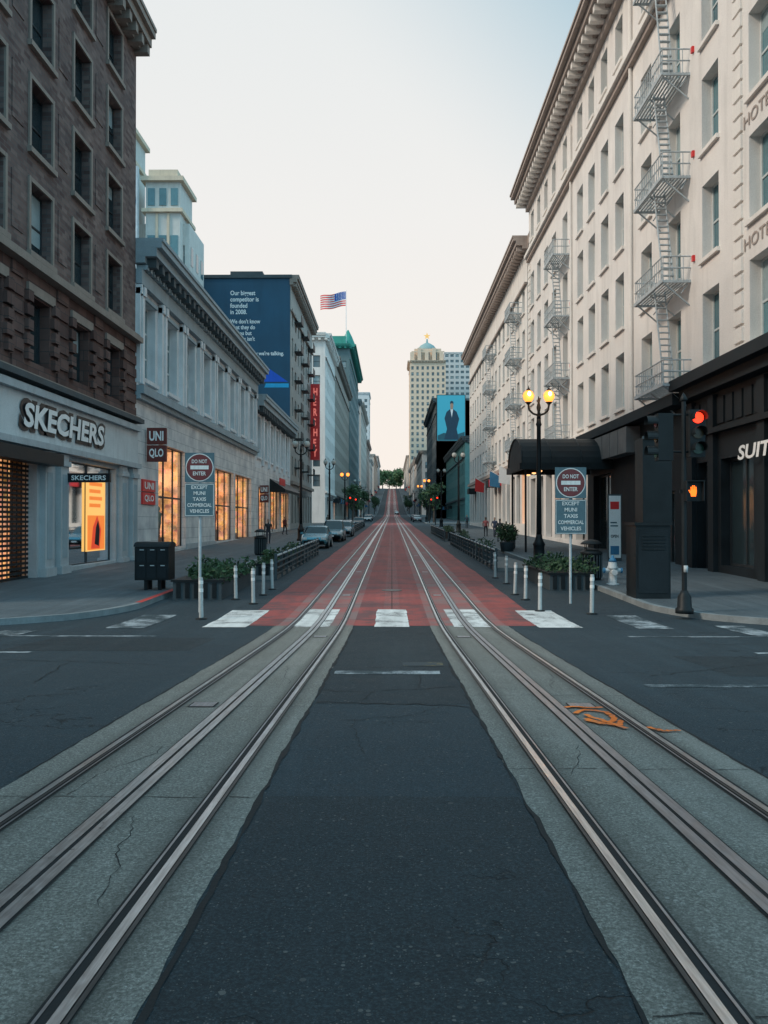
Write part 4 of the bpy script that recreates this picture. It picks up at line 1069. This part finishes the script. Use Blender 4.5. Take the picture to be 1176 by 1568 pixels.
o.lathe('base', M_BLACK, (x, y, z-.01), [(.2,0),(.2,.1),(.16,.14),(.15,.38),(.1,.46),(.075,.52)], 16)
o.cyl('pole', M_BLACK, (x, y, z+.4), (x, y, 5.0), .06, .05, 14)
o.lathe('finial', M_BLACK, (x, y, 5.0), [(.06,0),(.09,.04),(.05,.12),(.01,.2)], 12)
signal_head(o, x+.27, y, 3.72, -1, True)
signal_head(o, x-.42, y+.1, 3.65, 2, False)
for zc in (3.85, 4.7): o.cyl('mounting_arms', M_BLACK, (x-.42, y+.1, zc), (x+.27, y, zc), .025, .025, 8)
o.box('pedestrian_signal', M_BLACK, x-.02, x+.38, y-.13, y+.13, 2.72, 3.16)
E_HAND = emis('orange_hand', (1,.16,.01), 2.2); Fh = FF(y-.135)
hx, hz = x+.17, 2.82
o.add('raised_hand', E_HAND, [Fh(hx+a, hz+b, .002) for a, b in ((-.06,0),(.05,0),(.07,.1),(.07,.16),(-.07,.16),(-.07,.08))], [[0,1,2,3,4,5]])
for k in range(4): o.fquad('raised_hand_fingers', E_HAND, Fh, hx-.068+k*.035, hx-.042+k*.035, hz+.16, hz+.25-(.03 if k in (0, 3) else 0), .003)
o.add('raised_hand_thumb', E_HAND, [Fh(hx-.07, hz+.06, .004), Fh(hx-.12, hz+.14, .004), Fh(hx-.10, hz+.155, .004), Fh(hx-.065, hz+.11, .004)], [[0,1,2,3]])
for s in (0, 1): o.box('pedestrian_visor', M_BLACK, x-.02+s*.38, x+.0+s*.38, y-.25, y-.131, 2.72, 3.16)
o.box('pedestrian_visor', M_BLACK, x-.02, x+.40, y-.25, y-.131, 3.161, 3.18)
o.box('mounting_bracket', M_BLACK, x-.1, x, y-.03, y+.03, 2.9, 2.98)
o.lathe('push_button', M_FE, (x, y-.1, 1.1), [(.05,0),(.05,.15)], 8)
o.done()

def street_lamp(x, y, top, lit=True, sc=1.0, light=False):
    z = gz(y)+.14; H = top-z
    o = Ob('street_lamp', (x, y, z)); ex = []
    o.lathe('base', M_BLACK, (x, y, z-.01), [(.32,0),(.32,.15),(.25,.2),(.24,.8),(.28,.86),(.2,1.0),(.15,1.15),(.13,1.3)], 8)
    o.lathe('shaft', M_BLACK, (x, y, z+1.25), [(.125,0),(.10,H*.35),(.09,H-2.6),(.13,H-2.5),(.1,H-2.4),(.08,H-2.1)], 12)
    pts = [(-.45,.0),(-.42,-.25),(-.25,-.42),(0,-.5),(.25,-.42),(.42,-.25),(.45,0)]
    for (a, b), (c, d) in zip(pts, pts[1:]): o.cyl('arms', M_BLACK, (x+a*sc, y, top-.35+b), (x+c*sc, y, top-.35+d), .045, .045, 8)
    o.lathe('centre_finial', M_BLACK, (x, y, top-1.0), [(.1,0),(.06,.3),(.1,.5),(.05,.7),(.07,.8),(.01,1.0)], 10)
    for s in (-1, 1):
        o.lathe('lamp_cups', M_BLACK, (x+s*.45*sc, y, top-.38), [(.05,0),(.12,.08),(.16,.12)], 12)
        o.lathe('lamp_globes', emis('sodium_globe', (1,.27,.045), 2.6) if lit else pbr('unlit_globe', (.5,.5,.46)), (x+s*.45*sc, y, top-.258), [(.12,0),(.22,.14),(.25,.28),(.2,.42),(.1,.5)], 14)
        if light: o.lathe('lamp_mantle', emis('lamp_core', (1,.62,.25), 14), (x+s*.45*sc, y-.255, top-.03), [(.02,0),(.07,.06),(.07,.14),(.02,.2)], 8)
        o.lathe('lamp_caps', M_BLACK, (x+s*.45*sc, y, top+.243), [(.12,0),(.08,.06),(.03,.1),(.01,.22)], 10)
        if light:
            L = bpy.data.lights.new('lamp_bulb', 'POINT'); L.energy = 25; L.color = (1,.5,.2); L.shadow_soft_size = .25
            lo = bpy.data.objects.new('lamp_bulb', L); lo.location = (s*.45*sc, -.55, top-z); scene.collection.objects.link(lo); ex.append(lo)
    e = o.done()
    for lo in ex: lo.parent = e
street_lamp(6.45, 36, 7.75, True, 1.0, True)
street_lamp(-7.0, 63, 8.2, False); street_lamp(-7.0, 92, 8.9, False); street_lamp(-7.0, 122, 9.2, True)
street_lamp(7.0, 86, 9.2, False); street_lamp(7.0, 116, 9.4, False); street_lamp(7.0, 165, 10.4); street_lamp(-7.0, 165, 10.4, False); street_lamp(-7.0, 205, 11, False); street_lamp(7, 205, 11); street_lamp(7, 250, 11.5, False); street_lamp(-7, 250, 11.5, False)
for sx, yy in ((-6.9, 130), (6.9, 130), (6.9, 150), (-6.9, 150)):
    z = gz(yy)+.14; o = Ob('traffic_signal', (sx, yy, z))
    o.cyl('pole', M_BLACK, (sx, yy, z-.02), (sx, yy, z+4.6), .09, .07, 8)
    signal_head(o, sx+.3, yy, z+3.4, -1, True); o.cyl('mounting_arms', M_BLACK, (sx, yy, z+4), (sx+.3, yy, z+4), .03, .03, 6)
    o.done()

def car(name, x, y, col, rev=False, tall=0):
    z = gz(y+2)
    o = Ob(name, (x, y+2.2, z))
    mt = pbr('car_paint'+str(col), col, .04, 1, .25, .3, .6, 0, False)
    S = [(-2.25,.50,.58,.60,.74),(-2.15,.30,.70,.72,.80),(-1.9,.24,.76,.79,.86),(-1.25,.22,.88,.91,.89),(-.95,.22,.92,.96,.89),(-.25,.22,.95,1.38,.90),(.2,.22,.96,1.46,.90),(.9,.22,.97,1.43,.90),(1.35,.22,.98,1.28,.89),(1.75,.24,.99,1.06,.88),(2.12,.30,.94,.97,.82),(2.24,.46,.70,.72,.76)]
    rings = []
    for l, zl, zb, zr, w in S:
        zr2 = zr + (tall if zr > 1.2 else 0)
        g_ = zr > 1.1; wr = w*.70 if g_ else w*.86
        pr = [(w*.86, zl), (w, (zl+zb)/2-.05), (w*.97, zb-.04), (w*.93, zb)] + [(wr+.06 if g_ else wr, zr2-.05), (wr*.86, zr2)]
        ring = [(-a, b) for a, b in pr] + [(a, b) for a, b in reversed(pr)]
        yy = y+2.2 + (l if not rev else -l)
        rings.append([(x+a, yy, z+b) for a, b in ring])
    n = len(rings[0])
    for i in range(len(rings)-1):
        for k in range(n-1):
            gl = k in (3, 7) and (S[i][3] > 1.1 or S[i+1][3] > 1.1)
            ws = False
            if k in (4,5,6): ws = (S[i][3] < 1.0 and S[i+1][3] > 1.3) or (S[i][3] > 1.2 and S[i+1][3] < 1.1)
            q = [rings[i][k], rings[i][k+1], rings[i+1][k+1], rings[i+1][k]]
            o.add('glazing' if (gl or ws) else 'body_shell', G_DARK if (gl or ws) else mt, q, [[0,1,2,3]])
        o.add('underbody', M_BLACK, [rings[i][0], rings[i][-1], rings[i+1][-1], rings[i+1][0]], [[0,1,2,3]])
    o.add('body_shell', mt, rings[0], [list(range(n))]); o.add('body_shell', mt, rings[-1], [list(range(n))])
    for l in (-1.4, 1.4):
        for s in (-1, 1):
            yy = y+2.2+l
            o.cyl('tyres', M_BLACK, (x+s*.70, yy, z+.33), (x+s*.91, yy, z+.33), .33, .33, 18)
            o.cyl('wheel_hubs', M_FE, (x+s*.90, yy, z+.33), (x+s*.925, yy, z+.33), .2, .2, 10)
    ye = y+2.2 - 2.27
    lm = pbr('headlamp', (.7,.74,.74), .1, 4, .15) if not rev else pbr('tail_lamp', (.4,.02,.02), .1, 4, .2)
    for s in (-1, 1): o.box('lamps', lm, x+s*.62-.16, x+s*.62+.16, ye, ye+.22, z+.58, z+.72)
    o.box('grille', M_BLACK, x-.4, x+.4, ye-.01, ye+.1, z+.42, z+.56); o.box('number_plate', M_SW, x-.17, x+.17, ye-.03, ye-.012, z+.40, z+.5)
    for s in (-1, 1): o.box('mirrors', mt, x+s*.93-.09, x+s*.93+.09, y+2.2-.75, y+2.2-.6, z+.92, z+1.05)
    o.done()
car('parked_car', -5.0, 52.5, (.08,.28,.36)); car('parked_car', -4.7, 64, (.20,.30,.34), False, .25); car('parked_car', -4.6, 76, (.09,.20,.26)); car('parked_car', -4.9, 84, (.3,.32,.33)); car('parked_car', -5.0, 121, (.05,.06,.07))
car('parked_car', 5.3, 170, (.3,.3,.3), True); car('parked_car', -5.3, 175, (.4,.4,.4)); car('parked_car', 5.3, 190, (.05,.06,.08), True); car('parked_car', -5.3, 190, (.1,.03,.03)); car('parked_car', 2.0, 345, (.6,.6,.58), True)

def person(x, y, yaw, jacket, trousers, walk=.2, hair=(.03,.02,.015)):
    z = gz(y)+.14
    J = dict(pel=(0,0,.95), ch=(0,0,1.22), nk=(0,.01,1.47), hb=(0,0,1.55), hd=(0,-.02,1.66), ht=(0,0,1.74),
        lh=(-.1,0,.92), lk=(-.11,-walk*.6-.04,.50), la=(-.11,-walk*.7+.05,.09), lt=(-.12,-walk*.7-.14,.04),
        rh=(.1,0,.92), rk=(.11,walk*.2-.03,.50), ra=(.11,walk*1.1,.10), rt=(.12,walk*1.1-.18,.04),
        ls=(-.19,0,1.41), le=(-.25,walk*.4,1.14), lw=(-.24,walk*.2-.08,.90), lf=(-.235,walk*.1-.1,.80),
        rs=(.19,0,1.41), re=(.25,-walk*.2,1.14), rw=(.24,-walk*.6-.06,.92), rf=(.235,-walk*.8-.08,.83))
    Rd = dict(pel=.145, ch=.15, nk=.06, hb=.065, hd=.105, ht=.07, lh=.09, lk=.062, la=.045, lt=.035, rh=.09, rk=.062, ra=.045, rt=.035, ls=.065, le=.048, lw=.033, lf=.03, rs=.065, re=.048, rw=.033, rf=.03)
    E = [('pel','ch'),('ch','nk'),('nk','hb'),('hb','hd'),('hd','ht'),('pel','lh'),('lh','lk'),('lk','la'),('la','lt'),('pel','rh'),('rh','rk'),('rk','ra'),('ra','rt'),('ch','ls'),('ls','le'),('le','lw'),('lw','lf'),('ch','rs'),('rs','re'),('re','rw'),('rw','rf')]
    ks = list(J); me = bpy.data.meshes.new('person')
    me.from_pydata([J[k] for k in ks], [(ks.index(a), ks.index(b)) for a, b in E], [])
    ob = bpy.data.objects.new('tmp', me); scene.collection.objects.link(ob)
    md = ob.modifiers.new('s', 'SKIN')
    for i, k in enumerate(ks):
        sv = me.skin_vertices[0].data[i]; sv.radius = (Rd[k], Rd[k]); sv.use_root = (k == 'pel')
    ob.modifiers.new('d', 'SUBSURF').levels = 1
    bpy.context.view_layer.update()
    dg = bpy.context.evaluated_depsgraph_get()
    m2 = bpy.data.meshes.new_from_object(ob.evaluated_get(dg))
    bpy.data.objects.remove(ob)
    for m in (pbr('jacket'+str(jacket), jacket, .1), pbr('trousers'+str(trousers), trousers, .1), M_SKIN, pbr('hair'+str(hair), hair, .1), M_BLACK): m2.materials.append(m)
    for f in m2.polygons:
        c = f.center
        f.use_smooth = True
        if c.z < .12: f.material_index = 4
        elif c.z < .93 and abs(c.x) < .2: f.material_index = 1
        elif c.z < .9: f.material_index = 2
        elif c.z < 1.49: f.material_index = 0
        elif c.z > 1.70 or c.y > .03: f.material_index = 3
        else: f.material_index = 2
    p = bpy.data.objects.new('pedestrian', m2); p.location = (x, y, z); p.rotation_euler = (0, 0, yaw); scene.collection.objects.link(p)
person(-8.6, 57, .3, (.02,.02,.025), (.03,.035,.05)); person(-10.2, 78, 2.6, (.12,.03,.03), (.02,.02,.03))
person(8.9, 71, .2, (.05,.07,.12), (.03,.04,.07), .25); person(8.3, 72.5, 3.0, (.35,.10,.10), (.03,.03,.04), .15)
person(9.6, 105, 0, (.05,.07,.1), (.03,.03,.03)); person(-8.6, 110, 3, (.2,.18,.15), (.03,.03,.05)); person(7.9, 60, 2.8, (.02,.025,.03), (.04,.05,.07), .2)

def tree(name, x, y, h, r, seed, n=900, s=.5, mat=None, lowc=.45, nc=9):
    z = gz(y); rr = random.Random(seed); o = Ob(name, (x, y, z))
    o.cyl('trunk', M_BARK, (x, y, z-.2), (x+.1, y, z+h*.45), h*.028, h*.016, 8)
    cl = []
    for i in range(nc):
        a = rr.uniform(0, 6.28); q = rr.uniform(.1, .8)*r; zz = z+h*rr.uniform(lowc, .9)
        c = (x+q*math.cos(a), y+q*math.sin(a), zz); cl.append(c)
        o.cyl('limbs', M_BARK, (x, y, z+h*rr.uniform(.2,.4)), c, h*.012, h*.004, 5)
    for i, c in enumerate(cl):
        leaves(o, 'foliage', mat or M_LEAFD, c, (r*.45, r*.45, h*.14), n//nc, s, seed*50+i)
    o.done()
for i, (x, y, h, r) in enumerate(((-17,880,20,8),(-10,890,23,8),(9,888,22,8),(17,880,20,8),(-27,900,22,9),(-3,925,22,9),(5,930,22,9),(27,900,21,9))): tree('hilltop_tree', x, y, h, r, i+1, 1500, 1.7, M_LEAFF, .22, 14)
for i, (x, y) in enumerate(((-7.6,158),(-7.6,172),(8,156),(8,178),(9,196),(10,215),(-7.6,200),(-7.4,345),(7.4,350),(-7.4,380),(7.4,385))): tree('street_tree', x, y, 7.5, 2.2, i+20, 700, .45)
o = Ob('potted_shrub', (6.2, 47, gz(47))); z = gz(47)+.14
o.lathe('pot', M_TRIMD, (6.6, 47, z-.02), [(.35,0),(.42,.5),(.46,.55)], 14)
leaves(o, 'foliage', M_LEAFD, (6.6, 47, z+1.05), (.65,.6,.55), 600, .16, 77); o.done()

# ================================================================== world, sun, camera
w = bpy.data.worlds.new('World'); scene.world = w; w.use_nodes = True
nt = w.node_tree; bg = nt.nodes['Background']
SUN_EL, SUN_AZ = math.radians(34), math.radians(-112)   # azimuth measured from +Y toward +X
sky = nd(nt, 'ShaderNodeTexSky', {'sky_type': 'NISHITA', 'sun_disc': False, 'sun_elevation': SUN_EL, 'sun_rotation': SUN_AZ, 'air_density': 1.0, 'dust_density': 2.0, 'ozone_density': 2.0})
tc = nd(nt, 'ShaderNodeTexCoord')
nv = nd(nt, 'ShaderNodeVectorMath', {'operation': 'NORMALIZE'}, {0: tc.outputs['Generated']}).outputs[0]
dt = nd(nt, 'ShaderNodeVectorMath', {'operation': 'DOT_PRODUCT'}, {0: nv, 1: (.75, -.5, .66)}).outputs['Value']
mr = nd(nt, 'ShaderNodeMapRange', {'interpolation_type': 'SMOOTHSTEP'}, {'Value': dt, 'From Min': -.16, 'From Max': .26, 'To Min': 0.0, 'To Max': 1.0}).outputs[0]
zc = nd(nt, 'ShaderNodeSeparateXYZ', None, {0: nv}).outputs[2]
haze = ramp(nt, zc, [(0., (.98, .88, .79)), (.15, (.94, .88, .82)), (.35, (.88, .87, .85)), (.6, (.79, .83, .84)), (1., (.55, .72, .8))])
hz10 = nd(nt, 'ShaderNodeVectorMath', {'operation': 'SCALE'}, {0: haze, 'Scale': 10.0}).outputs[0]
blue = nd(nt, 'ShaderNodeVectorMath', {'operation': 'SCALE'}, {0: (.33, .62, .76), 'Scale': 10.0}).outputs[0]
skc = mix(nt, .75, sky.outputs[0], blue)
gain = nd(nt, 'ShaderNodeMapRange', {'interpolation_type': 'SMOOTHSTEP'}, {'Value': dt, 'From Min': .28, 'From Max': .65, 'To Min': 1.0, 'To Max': 1.9}).outputs[0]  # boost added to unseen sky overhead and behind camera, brightening the facades
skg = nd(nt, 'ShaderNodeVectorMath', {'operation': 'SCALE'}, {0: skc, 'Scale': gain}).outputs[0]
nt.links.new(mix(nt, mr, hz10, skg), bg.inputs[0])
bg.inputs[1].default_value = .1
sl = bpy.data.lights.new('sun', 'SUN'); sl.energy = 2.0; sl.angle = math.radians(12); sl.color = (1, .85, .70)
so = bpy.data.objects.new('sun', sl); scene.collection.objects.link(so)
dv = Vector((math.sin(SUN_AZ)*math.cos(SUN_EL), math.cos(SUN_AZ)*math.cos(SUN_EL), math.sin(SUN_EL)))
so.rotation_euler = dv.to_track_quat('Z', 'Y').to_euler()

cam = bpy.data.cameras.new('camera'); co = bpy.data.objects.new('camera', cam); scene.collection.objects.link(co)
cam.sensor_fit = 'VERTICAL'; cam.sensor_height = 24; cam.lens = 24*1255/1568
cam.clip_end = 8000; cam.clip_start = .05
co.location = (0, 0, 2.26)
fwd = Vector((-12/1255, 1, 14/1255)).normalized()
co.rotation_euler = fwd.to_track_quat('-Z', 'Y').to_euler()
scene.camera = co
scene.view_settings.view_transform = 'Standard'; scene.view_settings.look = 'None'; scene.view_settings.exposure = 0
